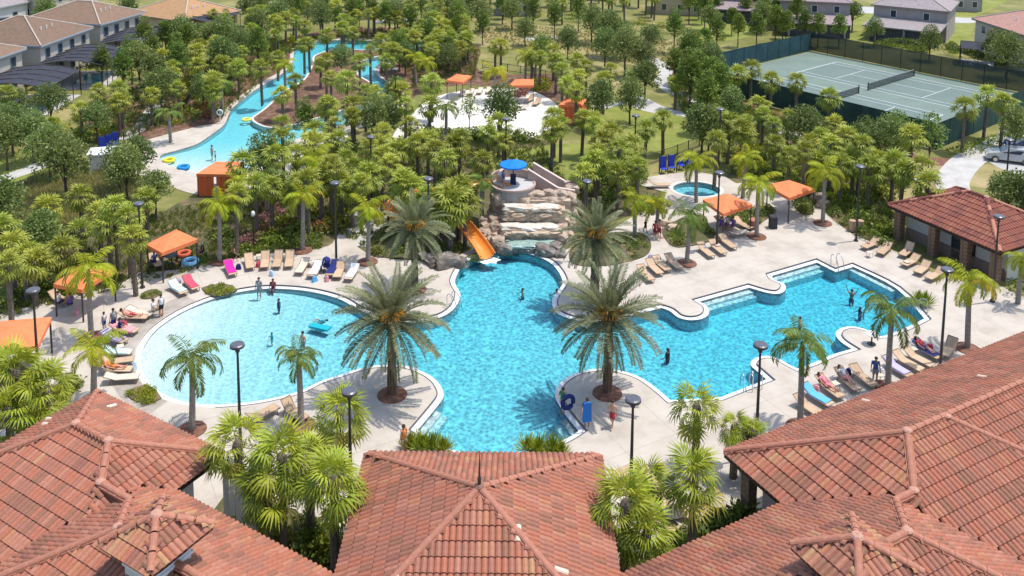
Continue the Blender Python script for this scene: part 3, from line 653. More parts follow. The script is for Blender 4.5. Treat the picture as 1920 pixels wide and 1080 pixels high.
def building(name, label, roofs, key, wall_m, inset, caps, ntiles=290, walls=True, fascia=True, wallskip=(), group=None, maxd=62, parts_extra=None, capset=None):
    base = roofs[0].P(*( (roofs[0].r[0] + roofs[0].r[1]) / 2, (roofs[0].r[2] + roofs[0].r[3]) / 2), 0)
    t = thing(name, label, 'building', base, 0, group)
    def lo(p): return p - base
    meshes, mats, tw, te = TILES[key]
    rp = MB(); wl = MB(); fa = MB()
    cand = []
    for ri, R in enumerate(roofs):
        u0, u1, v0, v1 = R.r; s = R.s; k = 1 / sqrt(1 + s * s); bb = min(u1 - u0, v1 - v0) / 2
        # roof deck: four slopes and soffit
        ra = (u0 + bb, v0 + bb); rb = (u1 - bb, v1 - bb); zt = R.z0 + bb * s - .06; ze = R.z0 - .06
        c = [R.P(u0, v0, ze), R.P(u1, v0, ze), R.P(u1, v1, ze), R.P(u0, v1, ze)]; A = R.P(*ra, zt); B = R.P(*rb, zt)
        o = len(rp.v); rp.v += [tuple(lo(p)) for p in c + [A, B] + [p - V((0, 0, .18)) for p in c]]
        if (u1 - u0) >= (v1 - v0): fs = [(0, 1, 5, 4), (1, 2, 5), (2, 3, 4, 5), (3, 0, 4)]
        else: fs = [(0, 1, 4), (1, 2, 5, 4), (2, 3, 5), (3, 0, 4, 5)]
        fs += [(6, 9, 8, 7), (0, 6, 7, 1), (1, 7, 8, 2), (2, 8, 9, 3), (3, 9, 6, 0)]
        rp.f += [tuple(i + o for i in f) for f in fs]; rp.m += [0] * len(fs); rp.a += [0] * len(fs)
        # gutter / fascia board
        for i in range(4):
            p, q = c[i], c[(i + 1) % 4]; d = q - p
            fa.box(lo((p + q) / 2) + V((0, 0, -.1)), (d.length + .04, .05, .2), rz=atan2(d.y, d.x))
        if R.ext:
            e0, e1 = R.P(u0, v1 + R.ext, R.z0 - R.ext * s - .06), R.P(u1, v1 + R.ext, R.z0 - R.ext * s - .06); o = len(rp.v)
            rp.v += [tuple(lo(p_)) for p_ in (c[3], c[2], e1, e0)]; rp.f += [(o, o + 1, o + 2, o + 3)]; rp.m += [0]; rp.a += [0]
        if walls:
            cx, cy = (u0 + u1) / 2, (v0 + v1) / 2; W2, H2 = (u1 - u0) - 2 * inset, (v1 - v0) - 2 * inset
            wl.box(lo(R.P(cx, cy, (R.z0 - .3) / 2)), (W2, H2, R.z0 - .3), rz=atan2(R.u.y, R.u.x))
        # tiles
        for fi, (org, cdir, up, run, wid) in enumerate((((u0, v0), (1, 0), (0, 1), v1 - v0, u1 - u0), ((u0, v1), (1, 0), (0, -1), v1 - v0, u1 - u0), ((u0, v0), (0, 1), (1, 0), u1 - u0, v1 - v0), ((u1, v0), (0, 1), (-1, 0), u1 - u0, v1 - v0))):
            rows = int(bb / (te * k)) + 1; C3 = (R.u * cdir[0] + R.v * cdir[1]); Uh = (R.u * up[0] + R.v * up[1]); U3 = V((Uh.x * k, Uh.y * k, s * k))
            N3 = C3.cross(U3)
            if N3.z < 0: C3 = -C3; N3 = -N3
            for r in range(-int(R.ext / (te * k)) if fi == 1 else 0, rows):
                d = (r + .5) * te * k - .06
                if d > bb: continue
                cols = int(wid / tw) + 1
                for q in range(cols):
                    cc = (q + .5) * tw
                    if cc < d - .1 or wid - cc < d - .1: continue
                    a, c2 = org[0] + cdir[0] * cc + up[0] * d, org[1] + cdir[1] * cc + up[1] * d
                    p = R.P(a, c2, R.z0 + s * d)
                    if any(R2.h(p) > p.z + .03 for j, R2 in enumerate(roofs) if j != ri): continue
                    px = PX(p); view = V((0, 0, CAMH)) - p; dist = view.length
                    if not (-260 < px[0] < 2180 and px[1] < 1330): continue
                    facing = view.normalized().dot(N3)
                    M = Matrix((( C3.x, U3.x, N3.x, 0), (C3.y, U3.y, N3.y, 0), (C3.z, U3.z, N3.z, 0), (0, 0, 0, 1)))
                    jz = random.uniform(-.008, .008); M = Matrix.Translation(lo(p) + N3 * jz) @ M @ Matrix.Rotation(random.uniform(-.012, .012), 4, 'Z')
                    vis = 15 < px[0] < 1905 and px[1] < 1068
                    mi = int(min(len(mats) - 1 - (1 if key == 'main' else 0), max(0, (noise.noise(V((p.x * .8, p.y * .8, ri * 7.))) * 3.0 + 3.1 + random.gauss(0, .8)))))
                    if key == 'main' and random.random() < .0012: mi = 7
                    cand.append(((-facing / dist ** 2) if vis else 1, M, mi))
    ro = obj('roof', rp.mesh('roof', deckroof_m), t)
    cand.sort(key=lambda c: c[0]); js = MB()
    for i, (sc, M, mi) in enumerate(cand):
        if i < ntiles and sc < 0: obj('tile', meshes[mi], ro, M=M)
        else:
            me = meshes[mi]; js.add([M @ v.co for v in me.vertices], [tuple(p.vertices) for p in me.polygons], mi)
    if js.v: obj('tile', js.mesh('tile', list(mats)), ro)['kind'] = 'stuff'
    # ridge and hip caps
    for ln in caps:
        p, q = ln[0], ln[1]; d = q - p; L = d.length; n = max(1, int(L / .56)); dn = d.normalized(); sd = dn.cross(V((0, 0, 1))).normalized(); up = sd.cross(dn)
        M0 = Matrix(((sd.x, dn.x, up.x, 0), (sd.y, dn.y, up.y, 0), (sd.z, dn.z, up.z, 0), (0, 0, 0, 1)))
        for k in range(n):
            obj('ridge_cap', random.choice(capset or CAPS), ro, M=Matrix.Translation(lo(p + d * ((k + .5) / n)) + V((0, 0, .06))) @ M0)
        mb = MB(); mb.box((0, 0, -.02), (.40, L, .10)); obj('mortar_bed', mb.mesh('mortar_bed', ridge_m if not capset else deckroof_m), ro, M=Matrix.Translation(lo((p + q) / 2) + V((0, 0, .02))) @ M0)
        if len(ln) > 2:
            mb = MB(); mb.ell((0, 0, 0), (.23, .23, .09), 8, 4); obj('mortar_cap', mb.mesh('mortar_cap', mortar_m), ro, loc=lo(p) + V((0, 0, .14)))
    if walls: obj('wall', wl.mesh('wall', wall_m), t)
    if fascia: obj('fascia', fa.mesh('fascia', trim_m), t)
    return t, base
ZE = 3.8
# --- middle building: a pyramid roof with a finial
A_, B_ = W(688, 850, ZE), W(1125, 855, ZE); wC = B_.x - A_.x; yb = (A_.y + B_.y) / 2; sC = .44
RC = Roof(V((A_.x, yb, 0)), V((1, 0, 0)), V((0, -1, 0)), 0, wC, 0, wC, ZE, sC)
apx = RC.P(wC / 2, wC / 2, ZE + wC / 2 * sC)
caps = [(apx, RC.P(a, c, ZE), 1) for a, c in ((.1, .1), (wC - .1, .1), (.1, wC - .1), (wC - .1, wC - .1))]
tC, bC = building('tiled_clubhouse', 'middle clubhouse under a pyramid of terracotta tiles with a dark spike', [RC], 'main', stuccow_m, .9, caps)
b = MB(); b.tube([(0, 0, 0), (0, 0, .10)], .16, 10); b.tube([(0, 0, .1), (0, 0, .35), (0, 0, .5), (0, 0, 1.6)], [.06, .085, .045, .01], 8)
obj('finial', b.mesh('finial', pole_m), tC, loc=apx - bC + V((0, 0, .1)))
# --- right building: roof A to the right, lower roof D stepping out to the left
def wing(corner, ang, sg, bA, s, v0, uE, bD, LA, uD, ext=0.):
    o = W(*corner, ZE); u = V((cos(ang), sin(ang), 0)); v = V((-sin(ang), cos(ang), 0)) * sg
    A = Roof(o, u, v, 0, LA, 0, 2 * bA, ZE, s, ext); D = Roof(o, u, v, uD, uE, v0, v0 + 2 * bD, ZE, s)
    vm = (2 * bA + v0) / 2
    n = dict(C=(0, 0, 0), N1=(bA, bA, bA), N2=(vm - v0, vm, vm - v0), N3=(uE - (vm - v0), vm, vm - v0), N4=(uE - bD, v0 + bD, bD), R=(LA - bA, bA, bA), F=(LA, 0, 0), G=(LA, 2 * bA, 0), H=(uE, v0 + 2 * bD, 0), K=(uD + bD, v0 + bD, bD), J=(uD, v0, 0))
    g = {k: A.P(p[0], p[1], ZE + p[2] * s + .03) for k, p in n.items()}
    return A, D, g
RA, RD, g = wing((1359, 848.5), .495, -1, 5.66, .467, 3.952, 6.243, 6.01, 40, -10.2)
caps = [(g['N1'], g['C'], 1), (g['N1'], g['N2']), (g['N2'], g['N3'], 1), (g['N4'], g['N3'], 1), (g['N1'], RA.P(34, 5.66, g['N1'].z)), (g['N4'], g['H']), (g['N4'], g['K'])]
# verge of ridge tiles running down the near slope
q0 = RA.P(8.3, 5.72, ZE + 5.6 * .467); q1 = RA.P(13.4, 10.6, ZE + .7 * .467); caps.append((q0, q1, 1))
tR, bR = building('tiled_clubhouse', 'large right clubhouse with stepped terracotta hip roofs', [RA, RD], 'main', stuccog_m, 1.3, caps)
LA_, LD_, h = wing((419.3, 851.6), 2.608, 1, 3.583, .40, 2.955, 2.262, 4.036, 9.6, -12, 2.6)
caps = [(h['N1'], h['C'], 1), (h['N1'], h['N2']), (h['N2'], h['N3'], 1), (h['N4'], h['N3'], 1), (h['N1'], h['R']), (h['R'], h['F'], 1), (h['R'], h['G']), (h['N4'], h['H']), (h['N4'], h['K'])]
tL, bL = building('tiled_clubhouse', 'left clubhouse with stepped terracotta hip roofs and a small cupola', [LA_, LD_], 'main', stuccow_m, 1.0, caps)
# cupolas standing on the roofs
def cupola(px, ang, side, z, parent, base, label=None):
    c = W(px[0], px[1], z); s = .5; hs = side / 2; u = V((cos(ang), sin(ang), 0)); v = V((-sin(ang), cos(ang), 0)); ze = z - hs * s
    R = Roof(V((c.x, c.y, 0)) - u * hs - v * hs, u, v, 0, side, 0, side, ze, s)
    t = obj('cupola', (lambda b: b.mesh('cupola', stuccow_m))(MB().box(c - base - V((0, 0, hs * s + 1.0)), (side - 1.2, side - 1.2, 2.0), rz=ang)), parent)
    rp = MB(); cs = [R.P(a, d, ze - .03) for a, d in ((0, 0), (side, 0), (side, side), (0, side))]
    rp.add([p - base for p in cs] + [c - base - V((0, 0, .05))] + [p - base - V((0, 0, .15)) for p in cs], [(0, 1, 4), (1, 2, 4), (2, 3, 4), (3, 0, 4), (5, 8, 7, 6), (0, 5, 6, 1), (1, 6, 7, 2), (2, 7, 8, 3), (3, 8, 5, 0)])
    obj('cupola_roof', rp.mesh('cupola_roof', trim_m), t)
    for dd in ((1, 0), (0, 1), (-1, 0), (0, -1)):
        wx = u * dd[0] + v * dd[1]; bb = MB(); bb.box(c - base + wx * (hs - .58) - V((0, 0, hs * s + .55)), (.06, 1.3, .42), rz=atan2(wx.y, wx.x)); obj('louvre_opening', bb.mesh('louvre_opening', trim_m), t)
        bb = MB(); bb.box(c - base + wx * (hs - .56) - V((0, 0, hs * s + .95)), (.08, side - 1.1, .10), rz=atan2(wx.y, wx.x)); obj('sill', bb.mesh('sill', white_m), t)
    meshes, mats, tw, te = TILES['main']; k = 1 / sqrt(1 + s * s)
    for org, cd, up in (((0, 0), (1, 0), (0, 1)), ((0, side), (1, 0), (0, -1)), ((0, 0), (0, 1), (1, 0)), ((side, 0), (0, 1), (-1, 0))):
        C3 = u * cd[0] + v * cd[1]; Uh = u * up[0] + v * up[1]; U3 = V((Uh.x * k, Uh.y * k, s * k)); N3 = C3.cross(U3)
        if N3.z < 0: C3 = -C3; N3 = -N3
        for r in range(int(hs / (te * k)) + 1):
            d = (r + .5) * te * k - .06
            for q in range(int(side / tw) + 1):
                cc = (q + .5) * tw
                if d > hs or cc < d - .1 or side - cc < d - .1: continue
                p = R.P(org[0] + cd[0] * cc + up[0] * d, org[1] + cd[1] * cc + up[1] * d, ze + s * d)
                M = Matrix.Translation(p - base) @ Matrix(((C3.x, U3.x, N3.x, 0), (C3.y, U3.y, N3.y, 0), (C3.z, U3.z, N3.z, 0), (0, 0, 0, 1)))
                obj('tile', random.choice(meshes[:7]), t, M=M)
    for cpt in ((0, 0), (side, 0), (side, side), (0, side)):
        p, q = c + V((0, 0, .05)), R.P(*cpt, ze + .03); d = q - p; dn = d.normalized(); sd_ = dn.cross(V((0, 0, 1))).normalized(); up = sd_.cross(dn)
        M0 = Matrix(((sd_.x, dn.x, up.x, 0), (sd_.y, dn.y, up.y, 0), (sd_.z, dn.z, up.z, 0), (0, 0, 0, 1))); n = int(d.length / .55)
        for k2 in range(n): obj('ridge_cap', CAPS[0], t, M=Matrix.Translation(p + d * ((k2 + .5) / n) - base + V((0, 0, .06))) @ M0)
    bb = MB(); bb.ell((0, 0, 0), (.26, .26, .12), 8, 4); obj('mortar_cap', bb.mesh('mortar_cap', mortar_m), t, loc=c - base + V((0, 0, .14)))
cupola((293, 970), 2.608, 2.9, 7.2, tL, bL); cupola((1607, 1012), .495, 3.2, 7.8, tR, bR)
# columns and shaded porch of the right building
for px in ((1402, 968), (1446, 1000)):
    p = W(*px); b = MB(); b.box((0, 0, 1.75), (.55, .55, 3.5), rz=.495); obj('column', b.mesh('column', mat('brown_stone_column', (.11, .075, .05), (.26, .19, .13), 5, .9, .6, 8)), tR, loc=p - bR)
# white pillars under the left eave
for px in ((432, 985), (455, 1010), (478, 1035)):
    p = W(*px); b = MB(); b.box((0, 0, 1.7), (.4, .4, 3.4), rz=2.608); obj('column', b.mesh('column', stuccow_m), tL, loc=p - bL)
# --- small pool house on the right
ZS = 3.0
eW, eS, eE = W(1665, 384, ZS), W(1875, 473, ZS), W(1975, 425, ZS); us = (eS - eW).normalized(); Ls = (eS - eW).length; vs_ = V((-us.y, us.x, 0)); 
RS = Roof(V((eW.x, eW.y, 0)), us, vs_, 0, Ls, 0, 8.6, ZS, .44); bb_ = min(Ls, 8.6) / 2
capsS = []; 
if Ls >= 8.6: ra, rb = (bb_, bb_), (Ls - bb_, 8.6 - bb_)
else: ra, rb = (bb_, bb_), (Ls - bb_, 8.6 - bb_)
zt = ZS + bb_ * .44 + .02; PA, PB = RS.P(*ra, zt), RS.P(*rb, zt)
capsS = [(PA, RS.P(0, 0, ZS + .02), 1), (PA, RS.P(0, 8.6, ZS + .02)), (PB, RS.P(Ls, 0, ZS + .02), 1), (PB, RS.P(Ls, 8.6, ZS + .02)), (PA, PB)]
tS, bS = building('pool_house', 'small pool house with a red tiled hip roof and stone columns', [RS], 'old', stuccow_m, 1.35, capsS, walls=False, capset=CAPD)
def SB(a, c, z=0): return RS.P(a, c, z) - bS
rzS = atan2(us.y, us.x)
b = MB(); b.box(SB(Ls / 2, 5.0, 1.4), (Ls - 1.2, 6.2, 2.8), rz=rzS); obj('wall', b.mesh('wall', stuccow_m), tS)
colm = mat('stacked_stone_column', (.16, .09, .06), (.36, .26, .18), 3.2, .9, .8, 9, c3=(.25, .16, .11), stretch=(1, 1, 3))
for a in (.65, 4.0, 6.9, Ls - .75):
    for z in range(9):
        b = MB(); b.box((0, 0, 0), (.62 + random.uniform(-.03, .03), .62 + random.uniform(-.03, .03), .30)); obj('stone_block', b.mesh('stone_block', colm), tS, loc=SB(a, .75, .16 + z * .315), rz=rzS + random.uniform(-.03, .03))
for a, w_, h_, kn in ((3.0, .6, 1.3, 'window'), (5.3, 1.0, 2.1, 'doorway'), (6.4, 1.0, 2.1, 'doorway'), (8.6, .55, 1.4, 'window')):
    if a > Ls - 1: a = Ls - 1.2
    b = MB(); b.box(SB(a, 1.86, h_ / 2 if kn == 'doorway' else 1.5), (w_, .1, h_), rz=rzS); f = obj(kn, b.mesh(kn, trim_m), tS)
    b = MB(); b.box(SB(a, 1.80, (h_ / 2 if kn == 'doorway' else 1.5)), (w_ - .15, .04, h_ - .15), rz=rzS); obj('pane', b.mesh('pane', glass_m), f)
b = MB(); b.box(SB(Ls / 2, 1.84, .45), (Ls - 1.1, .12, .9), rz=rzS); obj('wainscot', b.mesh('wainscot', mat('brown_wainscot', (.26, .18, .15), (.32, .24, .20), 3)), tS)
b = MB(); b.box(SB(4.2, 1.2, 2.55), (1.2, .12, .25), rz=rzS); obj('light_fitting', b.mesh('light_fitting', white_m), tS)
# ------------------------------------------------------------------ suburban houses
def house(label, corner, end, depth, ze, sh, wall, slope=.42, wins=4, side=1, blue=False, over=.45, low=None):
    p, q = W(*corner, ze), W(*end, ze); u = (q - p).normalized(); L = (q - p).length; v = V((-u.y, u.x, 0)) * side
    base = V((p.x, p.y, 0)) + u * L / 2 + v * depth / 2; rz = atan2(u.y, u.x)
    t = thing('house', label, 'house', base, 0)
    R = Roof(V((p.x, p.y, 0)), u, v, 0, L, 0, depth, ze, slope); bb = min(L, depth) / 2
    c = [R.P(0, 0, ze) - base, R.P(L, 0, ze) - base, R.P(L, depth, ze) - base, R.P(0, depth, ze) - base]
    ra, rb = R.P(bb, bb, ze + bb * slope) - base, R.P(L - bb, depth - bb, ze + bb * slope) - base
    b = MB(); fs = [(0, 1, 5, 4), (1, 2, 5), (2, 3, 4, 5), (3, 0, 4)] if L >= depth else [(0, 1, 4), (1, 2, 5, 4), (2, 3, 5), (3, 0, 4, 5)]
    b.add(c + [ra, rb] + [k - V((0, 0, .22)) for k in c], fs + [(6, 9, 8, 7), (0, 6, 7, 1), (1, 7, 8, 2), (2, 8, 9, 3), (3, 9, 6, 0)])
    ro = obj('roof', b.mesh('roof', sh), t)
    rm = mat('pale_hip_line', (.50, .42, .34))
    for k, e in ((0, ra), (1, rb if L >= depth else ra), (2, rb), (3, ra if L >= depth else rb)):
        b = MB(); b.tube([c[k] + V((0, 0, .04)), e + V((0, 0, .05))], .11, 5); obj('hip_cap', b.mesh('hip_cap', rm), ro)
    b = MB(); b.tube([ra + V((0, 0, .05)), rb + V((0, 0, .05))], .11, 5); obj('hip_cap', b.mesh('hip_cap', rm), ro)
    for k in range(3):
        b = MB(); b.tube([V((0, 0, 0)), V((0, 0, .5))], .09, 6); obj('vent_pipe', b.mesh('vent_pipe', white_m), ro, loc=R.P(L * (.35 + .1 * k), depth * .2, ze + depth * .2 * slope) - base)
    b = MB(); b.box(V((0, 0, ze / 2 - .1)), (L - 2 * over, depth - 2 * over, ze - .2), rz=rz); obj('wall', b.mesh('wall', wall), t)
    b = MB()
    for i in range(4):
        d = c[(i + 1) % 4] - c[i]; b.box((c[i] + c[(i + 1) % 4]) / 2 + V((0, 0, -.11)), (d.length + .05, .06, .24), rz=atan2(d.y, d.x))
    obj('fascia', b.mesh('fascia', mat('pale_blue_grey_fascia', (.35, .38, .42)) if blue else mat('brown_grey_fascia', (.25, .21, .19))), t)
    for face in (0, 1):
        n = wins if face == 0 else max(1, wins - 2)
        for fl in range(2 if ze > 4.5 else 1):
            for k in range(n):
                zc = 1.5 + 2.75 * fl
                if face == 0: pc = R.P(L * (k + .7) / (n + .4), over - .03, zc) - base; rr = rz
                else: pc = R.P(over - .03, depth * (k + .7) / (n + .4), zc) - base; rr = rz + pi / 2
                b = MB(); b.box((0, 0, 0), (1.05, .1, 1.35)); f = obj('window', b.mesh('window', blueframe_m if blue else white_m), t, loc=pc, rz=rr)
                b = MB(); b.box((0, -.03 if face == 0 else .03, 0), (.88, .09, 1.18)); obj('pane', b.mesh('pane', glass_m), f)
    if low:
        dw, dd, zl = low
        b = MB(); P0 = [R.P(L * .04, .3, zl), R.P(L * .98, .3, zl), R.P(L * .94, -dd, zl - .9), R.P(L * -.02, -dd, zl - .9)]
        b.add([k - base for k in P0] + [k - base - V((0, 0, .2)) for k in P0], [(3, 2, 1, 0), (4, 5, 6, 7), (0, 4, 7, 3), (1, 2, 6, 5), (2, 3, 7, 6)]); obj('porch_roof', b.mesh('porch_roof', sh), t)
        for a in (.14, .5, .86):
            b = MB(); b.box((0, 0, (zl - 1) / 2), (.3, .3, zl - 1)); obj('porch_post', b.mesh('porch_post', wall), t, loc=R.P(L * a, -dd + .4, 0) - base)
        b = MB(); b.box(R.P(L / 2, -dd + .7, (zl - 1.0) / 2) - base, (L * .86, .1, zl - 1.0), rz=rz); obj('porch_screen', b.mesh('porch_screen', screen_m), t)
    return t
house('nearest tan roofed house, cut by the left edge', (-95,140), (50,90), 12, 5.6, shingle['tan'], stucco_m, blue=True)
house('brown roofed house with tan walls, second in the left row', (77,86), (175,51), 14, 5.6, shingle['brown'], stucco_m, blue=True, wins=4)
house('brown roofed house, third in the left row', (188,46), (273,22), 14, 5.6, shingle['tan'], stucco_m, blue=True, wins=4)
house('single storey house with an orange tan roof', (345,41), (452,20), 15, 3.6, shingle['orange'], stuccoy_m, wins=3)
house('grey roofed house in the top left corner', (-40,22), (58,2), 9, 3.6, shingle['grey'], stuccow_m, blue=True, wins=2)
house('pale house in the second row behind the orange roof', (100,-12), (190,-28), 10, 5.4, shingle['tan'], stucco_m)
house('dark house hidden behind the top palms', (520,-2), (640,-6), 12, 3.4, shingle['mauve'], stuccog_m)
house('sand yellow house with a pink roof at the top', (1225,-22), (1328,-18), 10, 5.2, shingle['pink'], stuccoy_m, wins=3)
house('grey house with a wide shaded porch', (1335,-20), (1450,-14), 10, 5.6, shingle['mauve'], stuccog_m, wins=2, low=(1, 5, 3.6))
house('grey house left of the tennis court end', (1458,0), (1600,6), 11, 5.6, shingle['mauve'], stuccog_m, wins=3, low=(1, 5, 3.4))
house('grey roofed house with a dark lanai behind the courts', (1633,8), (1782,22), 12, 5.6, shingle['grey'], stuccog_m, wins=2, low=(1, 5, 3.6))
house('beige house with a pink tile roof, top right', (1822,34), (1990,88), 13, 5.6, shingle['pink'], stucco_m, wins=5)
house('house at the top edge behind the road', (1786,-24), (1850,-22), 8, 5, shingle['mauve'], stuccog_m, wins=2)
house('brown house peeping over the trees at the top', (925,-18), (1010,-16), 8, 5, shingle['brown'], stuccog_m, wins=2)
def lanai(label, p0, p1, depth, h=3.2, side=1):
    """screened pool enclosure: framed dark mesh roof and walls"""
    a, c = W(*p0, h), W(*p1, h); u = (c - a).normalized(); L = (c - a).length; v = V((-u.y, u.x, 0)) * side; base = V((a.x, a.y, 0)) + u * L / 2 + v * depth / 2
    t = thing('screen_enclosure', label, 'screen enclosure', base)
    def P(x, y, z): return V((a.x, a.y, 0)) + u * x + v * y + V((0, 0, z)) - base
    n = max(2, round(L / 2.2)); m = max(2, round(depth / 2.6))
    prof = [0, .35, .6, .6, .35, 0]
    def zz(y): f = y / depth; return h - .5 * (1 - f) * 0 + .8 * sin(pi * min(1, f * .9 + .05))
    for i in range(n):
        for j in range(m):
            x0, x1, y0, y1 = L * i / n, L * (i + 1) / n, depth * j / m, depth * (j + 1) / m
            b = MB(); b.add([P(x0 + .04, y0 + .04, zz(y0)), P(x1 - .04, y0 + .04, zz(y0)), P(x1 - .04, y1 - .04, zz(y1)), P(x0 + .04, y1 - .04, zz(y1))] + [P(x0 + .04, y0 + .04, zz(y0) - .02), P(x1 - .04, y0 + .04, zz(y0) - .02), P(x1 - .04, y1 - .04, zz(y1) - .02), P(x0 + .04, y1 - .04, zz(y1) - .02)], [(0, 1, 2, 3), (7, 6, 5, 4), (0, 4, 5, 1), (1, 5, 6, 2), (2, 6, 7, 3), (3, 7, 4, 0)])
            obj('screen_panel', b.mesh('screen_panel', LSCR), t)
    f = MB()
    for i in range(n + 1):
        x = L * i / n; f.tube([P(x, depth * j / (m * 2), zz(depth * j / (m * 2)) + .03) for j in range(m * 2 + 1)], .06, 4)
        f.tube([P(x, 0, 0), P(x, 0, zz(0))], .06, 4)
    for j in range(m + 1):
        y = depth * j / m; f.tube([P(0, y, zz(y) + .03), P(L, y, zz(y) + .03)], .06, 4); f.tube([P(0, y, 0), P(0, y, zz(y))], .06, 4); f.tube([P(L, y, 0), P(L, y, zz(y))], .06, 4)
    obj('frame', f.mesh('frame', mat('dark_bronze_frame', (.06, .055, .055))), t)
    b = MB(); b.box(P(L / 2, depth / 2, .03), (L, depth, .06), rz=atan2(u.y, u.x)); obj('patio', b.mesh('patio', walk_m), t)
    b = MB(); b.box(P(L * .55, depth * .4, .07), (L * .55, depth * .38, .03), rz=atan2(u.y, u.x)); obj('private_pool', b.mesh('private_pool', mat('small_pool_water', (.02, .25, .32), (.03, .35, .42), 3, .1)), t)
LSCR = bpy.data.materials.new('lanai_mesh'); LSCR.use_nodes = True; _b = LSCR.node_tree.nodes['Principled BSDF']; _b.inputs['Base Color'].default_value = (.04, .043, .06, 1); _b.inputs['Alpha'].default_value = .88; _b.inputs['Roughness'].default_value = .9
lanai('dark screened pool enclosure of the nearest left house', (88,168), (150,133), 9.5)
lanai('dark screened enclosure behind the second left house', (190,124), (236,92), 8.5)
lanai('dark screened enclosure behind the third left house', (295,84), (318,58), 8.5)
lanai('dark screened enclosure beside the orange roofed house', (395,46), (450,26), 8, side=1)
lanai('dark screened enclosure cut by the left edge', (-10,232), (36,190), 7)
lanai('dark screened enclosure of the pink roofed house', (1802,92), (1868,98), 5, 2.6)

# ================================================================== ROCK WATERFALL, TOWER, SLIDE
def rock_variants(m, n, seed):
    out = []
    for k in range(n):
        bm = bmesh.new(); bmesh.ops.create_icosphere(bm, subdivisions=3, radius=.5)
        for v in bm.verts:
            q = v.co.copy(); p = V((max(-.38, min(.38, q.x)), max(-.38, min(.38, q.y)), max(-.36, min(.36, q.z)))) * 1.25
            v.co = p + q.normalized() * noise.noise(q * 3.1 + V((k * 9.7 + seed, 3, 1))) * .17 + q.normalized() * noise.noise(q * 9 + V((k * 4.1, seed, 0))) * .07
        me = bpy.data.meshes.new('rock'); bm.to_mesh(me); bm.free(); me.materials.append(m); out.append(me)
    return out
RK = rock_variants(rock_m, 5, 1); RKP = rock_variants(rockp_m, 4, 2); RKG = rock_variants(rockg_m, 4, 3)
wfo = W(985, 455)
wf = thing('rock_waterfall', 'stepped artificial rock waterfall spilling into the top of the pool', 'waterfall', wfo)
random.seed(5)
def rk(px, py, z, sx, sy, sz, set_=RK, rz=None):
    p = W(px, py, z) - wfo
    return obj('rock', random.choice(set_), wf, loc=p, rz=random.uniform(-.4, .4) if rz is None else rz, sc=(sx, sy, sz))
def tier(x0, x1, yf, yb, z, zb=-.1, m=rockp_m):
    a, c, d = W(x0, yf, z), W(x1, yf, z), W((x0 + x1) / 2, yb, z); b = MB(); dy = d.y - a.y
    b.box(((a.x + c.x) / 2 - wfo.x, (a.y + d.y) / 2 - wfo.y, (z + zb) / 2), (c.x - a.x, dy, z - zb)); return obj('rock_core', b.mesh('rock_core', m), wf)
tier(930, 1050, 462, 446, .45, -.4, rockg_m); tier(940, 1055, 431, 417, 1.25); tier(945, 1060, 394, 380, 2.35); tier(940, 1070, 376, 362, 2.75)
def row(x0, x1, y, z, n, sx, sz, set_, sy=.9, jit=3):
    for k in range(n):
        rk(x0 + (x1 - x0) * (k + .5) / n + random.uniform(-jit, jit), y + random.uniform(-1, 1), z + random.uniform(-.05, .05), sx * random.uniform(.8, 1.3), sy, sz * random.uniform(.85, 1.2), set_, rz=random.uniform(-.12, .12))
row(935, 1048, 468, .12, 7, .95, .75, RKG); row(945, 1045, 440, .72, 6, 1.1, .42, RKP); row(948, 1045, 436, .98, 5, 1.3, .38, RKP)
for zz, yy, st in ((1.35, 412, RK), (1.62, 407, RKP), (1.9, 401, RKP), (2.15, 395, RKP)): row(948, 1046, yy, zz, 6, 1.05, .42, st)
row(950, 1046, 390, 2.42, 5, 1.35, .35, RKP)
row(972, 1062, 378, 2.5, 5, 1.1, .9, RK); row(978, 1060, 367, 2.9, 4, 1.3, .9, RK); row(925, 962, 372, 2.2, 3, 1.2, 1.4, RK); row(925, 950, 385, 1.6, 2, 1.2, 1.4, RK)
for px, py, z, s in ((946, 383, 1.9, 1.9), (938, 372, 2.6, 1.5), (962, 366, 2.9, 1.3), (945, 400, 1.3, 1.5), (930, 395, 1.1, 1.3), (933, 413, .9, 1.6), (936, 430, .6, 1.5), (925, 405, .6, 1.2), (927, 423, .4, 1.1), (924, 442, .3, 1.1), (922, 452, .2, .9), (934, 457, .3, 1.2), (948, 412, 1.2, 1.0),
                    (1052, 385, 2.1, 1.4), (1057, 400, 1.5, 1.4), (1054, 415, 1.1, 1.3), (1052, 432, .8, 1.3), (1050, 445, .5, 1.2), (1068, 372, 2.5, 1.3), (1062, 392, 1.5, 1.2), (1066, 415, .8, 1.2), (1072, 355, 2.7, 1.1)):
    rk(px, py, z, s * random.uniform(.9, 1.15), s * .95, s * random.uniform(.8, 1.0))
for px, py, z, s in ((1018, 470, .25, 1.3), (1030, 474, .2, 1.1), (1042, 466, .3, 1.1), (1050, 478, .15, .9), (948, 468, .2, 1.1), (936, 463, .2, 1.0)):
    rk(px, py, z, s, s, s * .8, RKG)
for px, py, z, s in ((908, 440, .3, 1.1), (914, 428, .5, 1.2), (912, 415, .7, 1.1), (905, 452, .2, .8), (1075, 385, 1.0, 1.2), (1072, 402, .7, 1.1), (1068, 425, .4, 1.1), (1064, 442, .3, 1.0)): rk(px, py, z, s, s, s * .85)
